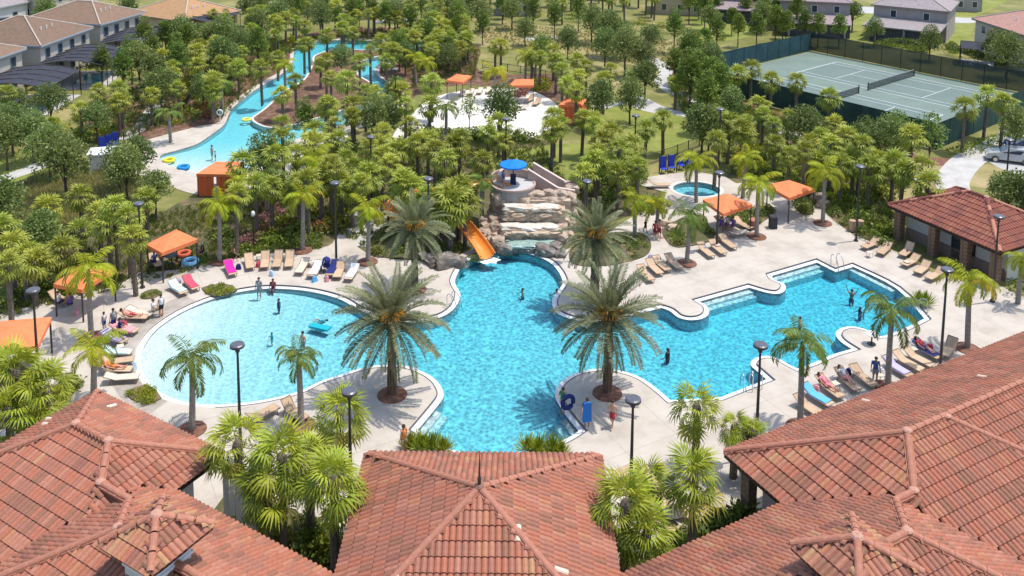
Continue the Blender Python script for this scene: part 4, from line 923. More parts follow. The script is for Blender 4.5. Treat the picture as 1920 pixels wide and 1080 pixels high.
def pond(x0, x1, yf, yb, z, m, name='pond_water'):
    a, c, d = W(x0, yf, z), W(x1, yf, z), W((x0 + x1) / 2, yb, z); b = MB(); n = 8
    b.add([(a.x + (c.x - a.x) * k / n - wfo.x, (a.y if j == 0 else d.y) - wfo.y + .12 * sin(k * 1.7 + j), z) for j in (0, 1) for k in range(n + 1)], [(k, k + 1, k + n + 2, k + n + 1) for k in range(n)])
    obj(name, b.mesh(name, m), wf)
pond(948, 1040, 452, 443, .52, shallow_m); pond(950, 1040, 422, 413, 1.32, shallow_m); pond(952, 1040, 386, 377, 2.42, shallow_m)
RKL = rock_variants(ledge_m, 4, 6); RKW = rock_variants(shallow_m, 3, 8)
def ledge(x0, x1, y, z, n, st, sy=1.0, sz=.34, bow=0.):
    for k in range(n):
        f = (k + .5) / n; rk(x0 + (x1 - x0) * f, y + bow * (2 * f - 1) ** 2, z, (x1 - x0) / n / 20 * 1.35, sy, sz * random.uniform(.85, 1.2), st, rz=random.uniform(-.06, .06))
ledge(950, 1042, 390, 2.42, 3, RKL, 1.1, .40, -2); ledge(948, 1040, 426, 1.30, 3, RKL, 1.0, .34, -3); ledge(956, 1030, 458, .46, 3, RKW, 1.2, .30, 2)
ledge(955, 1035, 411, 1.40, 4, RKW, .5, .5); ledge(950, 1035, 441, .62, 4, RKW, .5, .4)
# tower with stair
tp = W(962, 346, 3.5); two = V((tp.x, tp.y, 0))
tw = thing('slide_tower', 'round stucco slide tower with a sloping pink stair wall beside the blue umbrella', 'tower', two)
b = MB(); b.disc((0, 0, 0), 1.9, 1.9, 3.5, 24); obj('tower_base', b.mesh('tower_base', stuccog_m), tw)
b = MB(); b.disc((0, 0, 3.5), 1.85, 1.85, .05, 24); obj('platform', b.mesh('platform', walk_m), tw)
b = MB()
for k in range(25):
    if k in (0, 1): continue
    a = 2 * pi * k / 24; a2 = 2 * pi * (k + 1) / 24; hh = .8 if k < 12 else .16
    p, q = V((cos(a) * 1.9, sin(a) * 1.9, 0)), V((cos(a2) * 1.9, sin(a2) * 1.9, 0)); d = q - p
    b.box((p + q) / 2 + V((0, 0, 3.5 + hh / 2)), (d.length + .02, .16, hh), rz=atan2(d.y, d.x))
obj('parapet', b.mesh('parapet', stuccop_m), tw)
def sloped_wall(p0, p1, th, m, name, z0=0., cap=True):
    d = V((p1.x - p0.x, p1.y - p0.y, 0)); n = V((-d.y, d.x, 0)).normalized() * th / 2; a, c = p0 - two, p1 - two; b = MB()
    b.add([V((a.x, a.y, z0)) - n, V((c.x, c.y, z0)) - n, V((c.x, c.y, z0)) + n, V((a.x, a.y, z0)) + n, a - n, c - n, c + n, a + n], [(0, 3, 2, 1), (4, 5, 6, 7), (0, 1, 5, 4), (1, 2, 6, 5), (2, 3, 7, 6), (3, 0, 4, 7)]); w = obj(name, b.mesh(name, m), tw)
    n2 = n * 1.35; up = V((0, 0, .09)); b = MB(); e = V((0, 0, .004))
    b.add([a - n2 + e, c - n2 + e, c + n2 + e, a + n2 + e, a - n2 + up, c - n2 + up, c + n2 + up, a + n2 + up], [(0, 3, 2, 1), (4, 5, 6, 7), (0, 1, 5, 4), (1, 2, 6, 5), (2, 3, 7, 6), (3, 0, 4, 7)]); obj('wall_cap', b.mesh('wall_cap', mat('pink_wall_cap', (.58, .44, .38), (.64, .50, .44), 2)), w)
s0, s1 = W(990, 318, 4.5), W(1046, 353, 3.05); r0, r1 = W(1000, 306, 4.5), W(1060, 341, 3.15)
sloped_wall(s0, s1, .22, stuccop_m, 'stair_wall'); sloped_wall(r0, r1, .22, stuccop_m, 'stair_wall')
sloped_wall(s1, W(1078, 358, 2.95), .22, stuccop_m, 'stair_wall'); sloped_wall(W(1058, 343, 3.1), W(1082, 336, 3.3), .22, stuccop_m, 'stair_wall')
sloped_wall(W(935, 330, 4.2), W(942, 318, 4.4), .2, stuccop_m, 'stair_wall')
for k in range(14):
    f = (k + .5) / 14; a = s0.lerp(s1, f); c = r0.lerp(r1, f); m_ = (a + c) / 2 - two; d = a - c; b = MB()
    st = V((s1.x - s0.x, s1.y - s0.y, 0)).length / 14
    b.box((m_.x, m_.y, (m_.z - .95) / 2), (st * 1.02, V((d.x, d.y, 0)).length - .2, max(.1, m_.z - .95)), rz=atan2((s1 - s0).y, (s1 - s0).x)); obj('stair_tread', b.mesh('stair_tread', walk_m), tw)
ub = thing('umbrella', 'bright blue umbrella on top of the slide tower', 'umbrella', tp)
b = MB(); n = 10; R1 = 1.22
b.add([(0, 0, 2.25)] + [(cos(2 * pi * k / n) * R1, sin(2 * pi * k / n) * R1, 1.85) for k in range(n)] + [(cos(2 * pi * k / n) * R1, sin(2 * pi * k / n) * R1, 1.72) for k in range(n)], [(0, k + 1, (k + 1) % n + 1) for k in range(n)] + [(k + 1, k + 1 + n, (k + 1) % n + 1 + n, (k + 1) % n + 1) for k in range(n)])
obj('canopy', b.mesh('canopy', blue_m), ub); b = MB(); b.tube([(0, 0, 0), (0, 0, 2.2)], .05); obj('pole', b.mesh('pole', pole_m), ub)
b = MB(); b.box((0, 0, .45), (.5, .4, .9)); obj('base_box', b.mesh('base_box', mat('navy_plastic', (.02, .025, .06))), ub)
# water slide: open flume on posts
spx = [(950, 352, 3.55), (926, 345, 3.35), (905, 343, 3.15), (880, 352, 2.95), (850, 363, 2.8), (820, 362, 2.7), (790, 362, 2.6), (760, 370, 2.5), (736, 382, 2.35), (728, 396, 2.2), (745, 408, 2.1), (790, 414, 2.05), (835, 411, 2.0), (858, 415, 1.9), (874, 431, 1.45), (891, 452, .9), (904, 470, .45), (912, 483, .2)]
sp = [W(*p) for p in spx]; so_ = V((sp[-1].x, sp[-1].y, 0))
def cr3(P, n=4):
    out = []
    for i in range(len(P) - 1):
        a, b_, c, d = P[max(i - 1, 0)], P[i], P[i + 1], P[min(i + 2, len(P) - 1)]
        for k in range(n):
            t = k / n; out.append(.5 * ((2 * b_) + (c - a) * t + (2 * a - 5 * b_ + 4 * c - d) * t * t + (3 * b_ - a - 3 * c + d) * t ** 3))
    return out + [P[-1]]
def flume(P, r, m, name, parent, thick=.05):
    P = cr3(P, 4); b = MB(); n = 10; N = len(P); vs = []
    for i, p in enumerate(P):
        t = (P[min(i + 1, N - 1)] - P[max(i - 1, 0)]).normalized(); sd_ = t.cross(V((0, 0, 1))).normalized(); up = sd_.cross(t)
        for rr in (r, r + thick):
            vs += [p - so_ + sd_ * cos(pi + pi * k / n) * rr + up * (sin(pi + pi * k / n) * rr * .8 + rr * .55) for k in range(n + 1)]
    w = 2 * (n + 1); fs = []
    for i in range(N - 1):
        for k in range(n):
            fs.append((i * w + k, (i + 1) * w + k, (i + 1) * w + k + 1, i * w + k + 1)); o = n + 1
            fs.append((i * w + o + k + 1, (i + 1) * w + o + k + 1, (i + 1) * w + o + k, i * w + o + k))
        fs.append((i * w, i * w + n + 1, (i + 1) * w + n + 1, (i + 1) * w)); fs.append((i * w + n, (i + 1) * w + n, (i + 1) * w + 2 * n + 1, i * w + 2 * n + 1))
    fs += [(k, k + 1, n + 2 + k, n + 1 + k) for k in range(n)] + [((N - 1) * w + k, (N - 1) * w + n + 1 + k, (N - 1) * w + n + 2 + k, (N - 1) * w + k + 1) for k in range(n)]
    b.add(vs, fs); return obj(name, b.mesh(name, m, True), parent)
slt = thing('water_slide', 'orange water slide winding through the palms into the pool', 'water slide', so_)
flume(sp[:14], .40, slide_m, 'flume_section', slt); flume(sp[13:], .66, slide_m, 'flume_section', slt)
for i in range(1, len(sp) - 2, 2):
    p = sp[i] - so_; b = MB(); b.tube([V((p.x, p.y, 0)), V((p.x, p.y, p.z - .2))], .09, 6); obj('support_post', b.mesh('support_post', pole_m), slt)
b = MB(); n = 14; p0 = W(916, 488, -.045)
b.add([(0, 0, 0)] + [(cos(2 * pi * k / n) * (.9 + .25 * sin(k * 2.3)), sin(2 * pi * k / n) * (.55 + .15 * cos(k * 3.1)), -.01) for k in range(n)], [(0, k + 1, (k + 1) % n + 1) for k in range(n)])
for k in range(60): b.ell((random.gauss(0, .4), random.gauss(0, .3), .0), (.07, .07, .05), 5, 3)
o = obj('splash', b.mesh('splash', foam_m), None, loc=p0); o['kind'] = 'stuff'

# ================================================================== CANOPIES
def canopy(label, px, ze=2.5, rise=.45, walls=(), flat=False, wallm=orange_m, thick=.28, name='shade_canopy'):
    c = [W(x, y, ze) for x, y in px]; ctr = sum(c, V((0, 0, 0))) / 4; o = V((ctr.x, ctr.y, 0)); t = thing(name, label, 'canopy', o); c = [p - o for p in c]
    top = V((0, 0, ze + (0.06 if flat else rise))); b = MB(); lo_ = [p - V((0, 0, thick)) for p in c]; m8 = []
    b.add(c + [top] + lo_, [(i, (i + 1) % 4, 4) for i in range(4)] + [(5 + i, 5 + (i + 1) % 4, (i + 1) % 4, i) for i in range(4)])
    me = b.mesh('canvas_roof', orange_m); co = obj('canvas_roof', me, t)
    for i, p in enumerate(c):
        q = p * .95; b = MB(); b.box((q.x, q.y, (ze - .15) / 2), (.09, .09, ze - .15)); obj('post', b.mesh('post', pole_m), t)
        r = c[(i + 1) % 4] * .95; d = r - q; b = MB(); b.box(((q.x + r.x) / 2, (q.y + r.y) / 2, ze - .2), (d.length, .06, .06), rz=atan2(d.y, d.x)); obj('beam', b.mesh('beam', pole_m), t)
        if i in walls:
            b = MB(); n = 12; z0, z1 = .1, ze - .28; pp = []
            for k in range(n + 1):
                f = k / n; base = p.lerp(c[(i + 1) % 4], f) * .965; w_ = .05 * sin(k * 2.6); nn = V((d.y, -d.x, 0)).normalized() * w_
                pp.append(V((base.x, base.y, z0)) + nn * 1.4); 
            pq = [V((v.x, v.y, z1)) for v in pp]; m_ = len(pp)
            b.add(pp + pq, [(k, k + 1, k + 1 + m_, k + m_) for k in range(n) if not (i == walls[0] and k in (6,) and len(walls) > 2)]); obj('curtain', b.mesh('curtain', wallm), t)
    return t
canopy('orange peaked canopy above shaded seats, behind the magenta towel lounger', [(274, 458), (330, 430), (371, 448), (303, 474)])
canopy('orange canopy half hidden by a yellowing queen palm', [(100, 532), (150, 497), (217, 504), (153, 543)])
canopy('orange canopy cut by the left edge of the photo', [(-20, 604), (97, 594), (71, 648), (-45, 662)], rise=.4)
canopy('orange canopy beside the hot tub with purple seats below', [(1318, 374), (1366, 363), (1411, 383), (1356, 401)], rise=.4)
canopy('orange canopy next to the trash bin', [(1437, 347), (1480, 337), (1528, 354), (1480, 371)], rise=.4)
canopy('faded coral canopy at the top of the white sand area', [(837, 150), (856, 139), (884, 142), (868, 154)])
canopy('narrow orange canopy right of the sand palms', [(954, 160), (965, 149), (1001, 149), (1001, 160)])
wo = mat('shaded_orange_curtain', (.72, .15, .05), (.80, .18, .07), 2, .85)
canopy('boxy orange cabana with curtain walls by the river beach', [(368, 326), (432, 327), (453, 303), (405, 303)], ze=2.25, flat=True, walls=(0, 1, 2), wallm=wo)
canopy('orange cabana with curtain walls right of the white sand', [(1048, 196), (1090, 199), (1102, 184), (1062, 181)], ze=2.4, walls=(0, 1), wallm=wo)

# ================================================================== LAMPS
def make_lamp():
    t = thing('lamp_post', 'x', 'street lamp', (0, 0, 0))
    b = MB(); b.disc((0, 0, 0), .2, .17, .12, 10); obj('base', b.mesh('base', pole_m), t)
    b = MB(); b.tube([(0, 0, .1), (0, 0, 3), (0, 0, 6.15)], [.10, .085, .06], 8); obj('pole', b.mesh('pole', pole_m), t)
    b = MB(); b.tube([(0, 0, 6.1), (0, 0, 6.2), (0, 0, 6.38)], [.10, .13, .07], 8); obj('neck', b.mesh('neck', pole_m), t)
    b = MB(); b.tube([(0, 0, 6.36), (0, 0, 6.42), (0, 0, 6.55), (0, 0, 6.60)], [.18, .38, .38, .30], 18); h = obj('lamp_head', b.mesh('lamp_head', lampglass_m), t)
    b = MB(); b.tube([(0, 0, 6.43), (0, 0, 6.47)], [.392, .392], 18); obj('rim', b.mesh('rim', pole_m), h)
    return t
lamp0 = make_lamp(); 
for ch in kids_of(lamp0): kids_of(ch)
LAMPS = [((62, 547), 'lamp post in front of the left edge canopy'), ((260, 384), 'lamp post left of the peaked orange canopy'), ((628, 345), 'lamp post between two yellow queen palms near the walkway'), ((445, 650), 'lamp post standing against the pale shallow pool'),
    ((655, 737), 'lamp post before the left peninsula, in a green palm'), ((1187, 752), 'lamp post in the open right of the middle roof'), ((1426, 650), 'lamp post at the lower right pool corner'), ((1776, 508), 'lamp post behind the right roof beside a yellow queen palm'),
    ((1873, 408), 'lamp post in front of the small pool house'), ((1613, 314), 'lamp post by the paired grey trunks, casting a round shadow'), ((1349, 326), 'lamp post in front of the hot tub canopy'), ((1192, 217), 'lamp post on the green lawn'), ((1351, 205), 'lamp post among palms by the tennis fence'),
    ((695, 257), 'lamp post rising from the middle palm grove'), ((803, 337), 'lamp post behind the upper left date palm'), ((1101, 342), 'lamp post behind the upper right date palm'), ((949, 223), 'lamp post beside the sand area tree'), ((1893, 262), 'lamp post by the parked car'), ((741, 130), 'slim pole lamp near the river bend')]
for i, (p, lb) in enumerate(LAMPS):
    w_ = W(p[0], p[1], 6.5); w_.z = DZ if w_.y < 78 else 0
    if i == 0: lamp0.location = w_; lamp0['label'] = lb; lamp0['group'] = 'tall bronze lamp posts'
    else: copytree(lamp0, w_, 0, lb, 'tall bronze lamp posts')
lb_ = W(478, 480); b = MB(); b.tube([(0, 0, 0), (0, 0, 2.6)], .06, 6); gl_ = thing('garden_lamp', 'short garden lamp with a pale globe in the bed behind the loungers', 'garden lamp', W(476, 462))
obj('post', b.mesh('post', pole_m), gl_); b = MB(); b.ell((0, 0, 2.8), (.18, .18, .25), 8, 6); obj('globe', b.mesh('globe', white_m), gl_)

# ================================================================== LOUNGERS
def make_lounger(fab, up=.52, name='sun_lounger'):
    """head at -x, foot at +x; up = backrest rise"""
    t = thing(name, 'x', 'sun lounger', (0, 0, 0)); 
    def part(nm, b, m): o = obj(nm, b.mesh(nm, m), t); return o
    b = MB(); b.box((.28, 0, .33), (1.32, .60, .035)); part('seat', b, fab)
    a = MB(); L = .72; an = up; c, s = cos(an), sin(an)
    p = [(-.38, -.30, .33), (-.38, .30, .33), (-.38 - L * c, .30, .33 + L * s), (-.38 - L * c, -.30, .33 + L * s)]
    a.add([V(q) for q in p] + [V(q) - V((s, 0, c)) * -.0 - V((0, 0, .035)) for q in p], [(0, 3, 2, 1)[::-1], (4, 5, 6, 7), (0, 4, 7, 3), (1, 2, 6, 5), (2, 3, 7, 6), (0, 1, 5, 4)]); part('backrest', a, fab)
    f = MB()
    for sy in (-.32, .32):
        f.tube([(.95, sy, .32), (-.40, sy, .32)], .028, 5); f.tube([(-.38, sy, .33), (-.38 - L * c, sy, .33 + L * s)], .028, 5)
    f.tube([(.95, -.32, .32), (.95, .32, .32)], .028, 5); f.tube([(-.38 - L * c, -.32, .33 + L * s), (-.38 - L * c, .32, .33 + L * s)], .03, 5)
    f.tube([(-.75, -.3, .05), (-.75, .3, .05)], .02, 4)
    part('frame', f, lframe_m)
    for x in (.72, -.55):
        for sy in (-.31, .31): g = MB(); g.tube([(x, sy, .32), (x + (.05 if x > 0 else -.08), sy, 0)], .028, 5); part('leg', g, lframe_m)
    return t
LOU = [make_lounger(lfab_m, .52), make_lounger(lfabp_m, .35), make_lounger(lfab_m, .85)]
for l in LOU: kids_of(l)
used_l = set()
def lounger(head, foot, kind=0, z=DZ):
    a, c = W(*head, z), W(*foot, z); d = c - a; rz = atan2(d.y, d.x) + random.uniform(-.09, .09); mid = (a + c) / 2
    if kind not in used_l: used_l.add(kind); o = LOU[kind]; o.location = mid; o.rotation_euler = (0, 0, rz)
    else: o = copytree(LOU[kind], mid, rz, 'x')
    auto(o, ((head[0] + foot[0]) / 2, (head[1] + foot[1]) / 2), ['tan sling sun lounger', 'low backed cream lounger', 'upright backed tan lounger'][kind], 'sun loungers round the pools'); return mid, rz
def towel(head, foot, m, label, z=DZ, L=1.6, up=.52, x0=-.9):
    a, c = W(*head, z), W(*foot, z); d = c - a; mid = (a + c) / 2; b = MB(); prof = []
    xs = [-.38 - .62 * cos(up), -.38, -.1, .2, .5, .75]; n = len(xs)
    for k, x in enumerate(xs):
        zz = .385 if x > -.38 + 1e-6 else .385 + (-.38 - x) * math.tan(up)
        for j, y in enumerate((-.34, -.30, 0, .3, .34)): prof.append((x, y + random.uniform(-.015, .015), zz + random.uniform(0, .025) - (.12 if j in (0, 4) else 0)))
    b.add(prof, [(i * 5 + j, i * 5 + j + 1, (i + 1) * 5 + j + 1, (i + 1) * 5 + j) for i in range(n - 1) for j in range(4)])
    thing('towel', label, 'towel', mid, atan2(d.y, d.x), 'towels on the loungers', b.mesh('towel', m))
LST = [((463,484),(473,516),0),((496,483),(498,514),2),((523,481),(518,514),2),((548,481),(537,513),2),((573,495),(559,521),1),((597,506),(584,523),0),((628,504),(618,521),0),((645,500),(626,533),0),((668,507),(650,533),1),
 ((425,497),(440,528),0),((348,530),(370,550),0),((321,540),(349,557),0),((790,487),(821,502),1),((193,636),(238,648),0),((215,622),(252,628),0),((200,668),(240,668),1),((198,687),(245,683),0),((195,699),(245,701),0),((205,718),(257,714),1),((232,600),(272,602),0),((245,590),(282,596),1),
 ((1213,498),(1242,522),0),((1225,490),(1257,518),0),((1247,487),(1280,513),0),((1200,512),(1222,532),0),((1310,465),(1338,490),0),((1332,460),(1360,485),0),((1352,452),(1378,472),0),((1367,446),(1403,440),1),((1378,420),(1408,434),0),((1222,352),(1252,351),0),
 ((1650,456),(1612,474),0),((1672,464),(1642,486),0),((1712,470),(1686,487),2),((1722,488),(1690,507),0),((1745,501),(1712,521),0),((1768,514),(1736,532),0),
 ((1515,742),(1552,764),0),((1540,726),(1572,748),0),((1577,712),(1602,735),0),((1605,706),(1634,728),0),((1668,690),(1697,708),0),((1688,680),(1718,697),0),((1705,672),(1740,690),0),((1722,657),(1754,675),0),((1786,652),(1768,676),2),((1505,765),(1530,782),0),
 ((470,797),(517,772),0),((540,775),(565,790),2),((1150,905),(1190,885),0),((1212,905),(1247,930),0),((1240,955),(1290,975),0),((1225,975),(1262,1000),0),((1395,862),(1405,895),2),((868,174),(866,184),1),((886,172),(880,182),1),((903,170),(896,180),1),((918,169),(914,179),1),((1000,187),(985,195),0),((1012,192),(1000,201),0),((985,205),(965,208),1),
 ((100,560),(125,575),0),((285,490),(300,505),0),((1345,420),(1370,432),0),((1400,872),(1430,850),0)]
for h_, f_, k_ in LST: lounger(h_, f_, k_, DZ if W(*h_).y < 100 else .04)
tow = dict(mag=solid('magenta_towel', (.80, .02, .30)), red=solid('red_white_towel', (.55, .08, .12)), lb=solid('light_blue_towel', (.50, .66, .76)), wh=solid('white_towel', (.72, .72, .72)), navy=solid('navy_towel', (.02, .03, .16)), blue=solid('sky_blue_towel', (.12, .42, .72)), pink=solid('pink_towel', (.70, .30, .32)), lil=solid('lilac_towel', (.45, .40, .62)))
sm_ = mat('purple_striped_towel', (.12, .09, .22), (.50, .45, .62), 3.2, .85, lo=.48, hi=.52, stretch=(4, .02, .02), detail=0)
for h_, f_, m_, lb in (((425,497),(440,528), tow['mag'], 'bright magenta towel over a lounger'), ((348,530),(370,550), tow['red'], 'red and white towel on the lounger beside the pale blue one'), ((321,540),(349,557), tow['lb'], 'pale blue towel on the lounger by the oval bed'),
    ((193,636),(238,648), sm_, 'purple striped towel in the left lounger row'), ((200,668),(240,668), tow['lb'], 'pale blue towel on the left row under a palm'), ((597,506),(584,523), tow['wh'], 'crumpled white towel on the upper row, right of centre'), ((628,504),(618,521), tow['navy'], 'dark patterned towel beside the lamp post'),
    ((668,507),(650,533), tow['wh'], 'white towel on the last lounger of the upper row'), ((1515,742),(1552,764), tow['blue'], 'sky blue striped towel near the right roof edge'), ((1668,690),(1697,708), tow['lil'], 'pale lilac towel by the leaning palm trunk'), ((1722,657),(1754,675), tow['navy'], 'navy towel on the lounger near the right lamp post'), ((215,622),(252,628), tow['pink'], 'pink and white towel below the standing bathers')):
    towel(h_, f_, m_, lb)

# bags and side tables by the loungers
def bag_mesh(m, k):
    random.seed(k); b = MB(); b.box((0, 0, .17), (.42, .24, .34), taper=.75); b.tube([(-.12, 0, .33), (-.08, 0, .5), (.08, 0, .5), (.12, 0, .33)], .014, 4); b.box((.03, .03, .36), (.24, .14, .08)); return b.mesh('beach_bag', m)
for i, (px, c) in enumerate((((447, 505), 'navy'), ((484, 500), 'red'), ((510, 517), 'lb'), ((590, 528), 'blue'), ((613, 527), 'pink'), ((641, 508), 'navy'), ((336, 533), 'lil'), ((233, 612), 'red'), ((207, 655), 'navy'), ((252, 690), 'lb'), ((1219, 487), 'lil'), ((1322, 472), 'blue'), ((1628, 464), 'red'), ((1700, 478), 'navy'), ((1530, 735), 'pink'), ((1590, 703), 'navy'), ((1652, 700), 'wh'), ((1743, 655), 'red'), ((1258, 962), 'lil'), ((1180, 918), 'red'), ((345, 500), 'wh'), ((145, 590), 'pink'))):
    o = thing('beach_bag', 'x', 'bag', W(*px, DZ), i * 1.3, None, bag_mesh(tow[c], i)); auto(o, px, {'lb': 'light blue', 'wh': 'white', 'lil': 'lilac'}.get(c, c) + ' beach bag')
def side_table(px):
    t = thing('side_table', 'x', 'table', W(*px, DZ), .4, 'small side tables'); b = MB(); b.box((0, 0, .42), (.42, .42, .03)); obj('tabletop', b.mesh('tabletop', lfabp_m), t)
    for x in (-.17, .17):
        for y in (-.17, .17): b = MB(); b.tube([(x, y, 0), (x, y, .41)], .018, 4); obj('leg', b.mesh('leg', lframe_m), t)
    auto(t, px, 'small square side table', 'small side tables')
for px in ((486, 488), (533, 486), (584, 500), (336, 545), (226, 660), (1236, 497), (1345, 468), (1630, 482), (1700, 500), (1566, 730), (1650, 715), (1712, 665)): side_table(px)

# ================================================================== BLUE HIGH-BACKED CHAIRS, STROLLER, BIN, TABLES, RAILS
bsl = solid('royal_blue_sling', (.03, .06, .42))
def bluechair():
    t = thing('high_chair', 'x', 'chair', (0, 0, 0), 0, 'blue high backed chairs along the fences')
    for sx in (-.36, .36): b = MB(); b.box((sx, .1, .9), (.10, .10, 1.8)); obj('upright', b.mesh('upright', pole_m), t)
    b = MB(); b.box((0, .06, 1.1), (.62, .05, 1.2)); obj('backrest', b.mesh('backrest', bsl), t)
    b = MB(); b.box((0, -.22, .5), (.62, .55, .05)); obj('seat', b.mesh('seat', bsl), t)
    for sx in (-.36, .36): b = MB(); b.box((sx, -.42, .25), (.07, .07, .5)); obj('leg', b.mesh('leg', pole_m), t)
    return t
bc = bluechair(); kids_of(bc)
for i, px in enumerate([(1243, 324), (1259, 321), (1276, 317), (1292, 313), (192, 286), (204, 282), (216, 277)]):
    w_ = W(*px); o = bc if i == 0 else copytree(bc, w_, .1, 'x', 'blue high backed chairs along the fences'); o.location = w_; o.rotation_euler = (0, 0, .25); auto(o, px, 'royal blue high backed chair', 'blue high backed chairs along the fences')
tb = thing('trash_bin', 'dark square trash bin in front of the right canopy', 'trash bin', W(1449, 427, DZ))
b = MB(); b.box((0, 0, .5), (.62, .62, 1.0)); obj('bin_body', b.mesh('bin_body', mat('charcoal_bin', (.05, .05, .055))), tb)
b = MB(); b.box((0, 0, 1.06), (.68, .68, .10), taper=.8); obj('lid', b.mesh('lid', pole_m), tb)
tb2 = thing('planter_pot', 'terracotta planter pot beside the hot tub canopy palm', 'planter', W(1413, 428, DZ)); b = MB(); b.tube([(0, 0, 0), (0, 0, .7), (0, 0, .8)], [.30, .42, .45], 12); obj('pot', b.mesh('pot', solid('clay_pot', (.38, .17, .11))), tb2)
ur = thing('towel_return', 'pair of tan bins at the foot of the lamp by the grey trunks', 'bin', W(1605, 433, DZ))
for s_ in (-.35, .35): b = MB(); b.disc((s_, 0, 0), .26, .28, .95, 10); obj('bin_body', b.mesh('bin_body', solid('tan_bin', (.42, .28, .18))), ur)
st = thing('stroller', 'navy baby stroller parked left of the walkway lamp', 'stroller', W(611, 508, DZ), .5)
b = MB(); b.box((0, 0, .55), (.45, .7, .25)); obj('seat', b.mesh('seat', tow['navy']), st)
b = MB(); b.ell((0, -.2, .95), (.32, .35, .28), 10, 6); obj('hood', b.mesh('hood', tow['navy']), st)
for x in (-.25, .25):
    for y in (-.35, .35): b = MB(); b.tube([(x - .03, y, .13), (x + .03, y, .13)], .13, 10); obj('wheel', b.mesh('wheel', pole_m), st)
    b = MB(); b.tube([(x, .35, .13), (x, -.5, 1.05)], .02, 5); obj('handle', b.mesh('handle', steel_m), st)
def rails(label, a, c, gap=.55):
    p, q = W(*a, DZ), W(*c, -.1); d = V((q.x - p.x, q.y - p.y, 0)).normalized(); n = V((-d.y, d.x, 0)); t = thing('grab_rail', label, 'pool rail', p)
    for s_ in (-1, 1):
        b = MB(); o_ = n * gap / 2 * s_; b.tube(cr3([o_, o_ + V((0, 0, .85)), o_ + d * .35 + V((0, 0, 1.0)), o_ + d * .75 + V((0, 0, .6)), o_ + d * .95 + V((0, 0, -.2))], 3), .03, 6); obj('rail', b.mesh('rail', steel_m), t)
rails('steel grab rails at the top corner of the right pool arm', (1563, 497), (1572, 507)); rails('steel grab rails on the tip of the upper left peninsula', (843, 572), (852, 580)); rails('steel grab rails by the right end pool corner', (1738, 590), (1725, 592)); rails('steel grab rails at the lower right pool edge', (1402, 735), (1395, 722)); rails('steel hand rail on the lower right pool edge', (1420, 730), (1412, 716))
def table(label, px, r=.5, m=white_m):
    t = thing('round_table', label, 'table', W(*px, DZ)); b = MB(); b.disc((0, 0, .70), r, r, .04, 16); obj('tabletop', b.mesh('tabletop', m), t); b = MB(); b.tube([(0, 0, 0), (0, 0, .7)], .05, 6); obj('pedestal', b.mesh('pedestal', pole_m), t); b = MB(); b.disc((0, 0, 0), .3, .26, .05, 12); obj('foot', b.mesh('foot', pole_m), t)
table('small white round table on the right peninsula', (1634, 645), .42); table('dark round table between bottom right loungers', (1262, 985), .5, mat('dark_table', (.1, .09, .085))); table('round table under the bottom right palms', (1205, 940), .45, lfab_m)
table('table under the left peaked canopy', (322, 495), .5, pole_m)
def ring(label, px, z, r, m, cat='float'): b = MB(); n = 18; b.tube([(cos(2 * pi * k / n) * r, sin(2 * pi * k / n) * r, 0) for k in range(n + 1)], r * .33, 8, cap=False); thing('swim_ring', label, cat, W(px[0], px[1], z), 0, None, b.mesh('swim_ring', m))
ring('yellow swim ring on the river beach', (317, 300), .12, .5, solid('yellow_vinyl', (.70, .62, .03))); ring('blue swim ring on the river beach', (344, 313), .12, .5, solid('blue_vinyl', (.02, .25, .60))); ring('blue swim ring leaning under the peaked canopy', (357, 490), .45, .5, solid('pale_blue_vinyl', (.25, .55, .80))); ring('yellow float drifting beside the river island', (462, 224), -.02, .45, solid('pale_yellow_vinyl', (.75, .68, .15))); ring('red and navy swim ring under the peaked canopy', (345, 475), .5, .45, solid('red_vinyl', (.6, .12, .06)))
lf = thing('life_ring_stand', 'white life ring on a post beside the river bank', 'life ring', W(413, 232)); b = MB(); b.tube([(0, 0, 0), (0, 0, 1.7)], .05, 6); obj('post', b.mesh('post', white_m), lf)
b = MB(); b.tube([(cos(2 * pi * k / 14) * .32, -.08, 1.4 + sin(2 * pi * k / 14) * .32) for k in range(15)], .09, 6, cap=False); obj('life_ring', b.mesh('life_ring', white_m), lf)
for px, r, s_ in (((835, 492), RKG, 2.1), ((815, 489), RKG, 1.7), ((862, 492), RKG, 1.3), ((1536, 372), RK, 1.6), ((1545, 384), RK, 1.3), ((1350, 445), RK, .9), ((1262, 427), RKP, 1.0), ((1250, 418), RKP, .9), ((208, 318), RKP, 1.6)):
    o = thing('boulder', 'x', 'boulder', W(*px, .3), random.random() * 3, None, random.choice(r), (s_, s_ * .7, s_ * .6)); auto(o, px, 'landscape boulder')
# white service hut left of the river beach
hb = thing('white_tent_roof', 'white flat roofed hut half hidden by dark trees left of the beach', 'hut', W(200, 318)); b = MB(); b.box((0, 0, .95), (3.0, 2.2, 1.9), rz=.3); obj('wall', b.mesh('wall', stuccow_m), hb); b = MB(); b.box((0, 0, 1.96), (3.3, 2.5, .12), rz=.3); obj('roof', b.mesh('roof', white_m), hb)
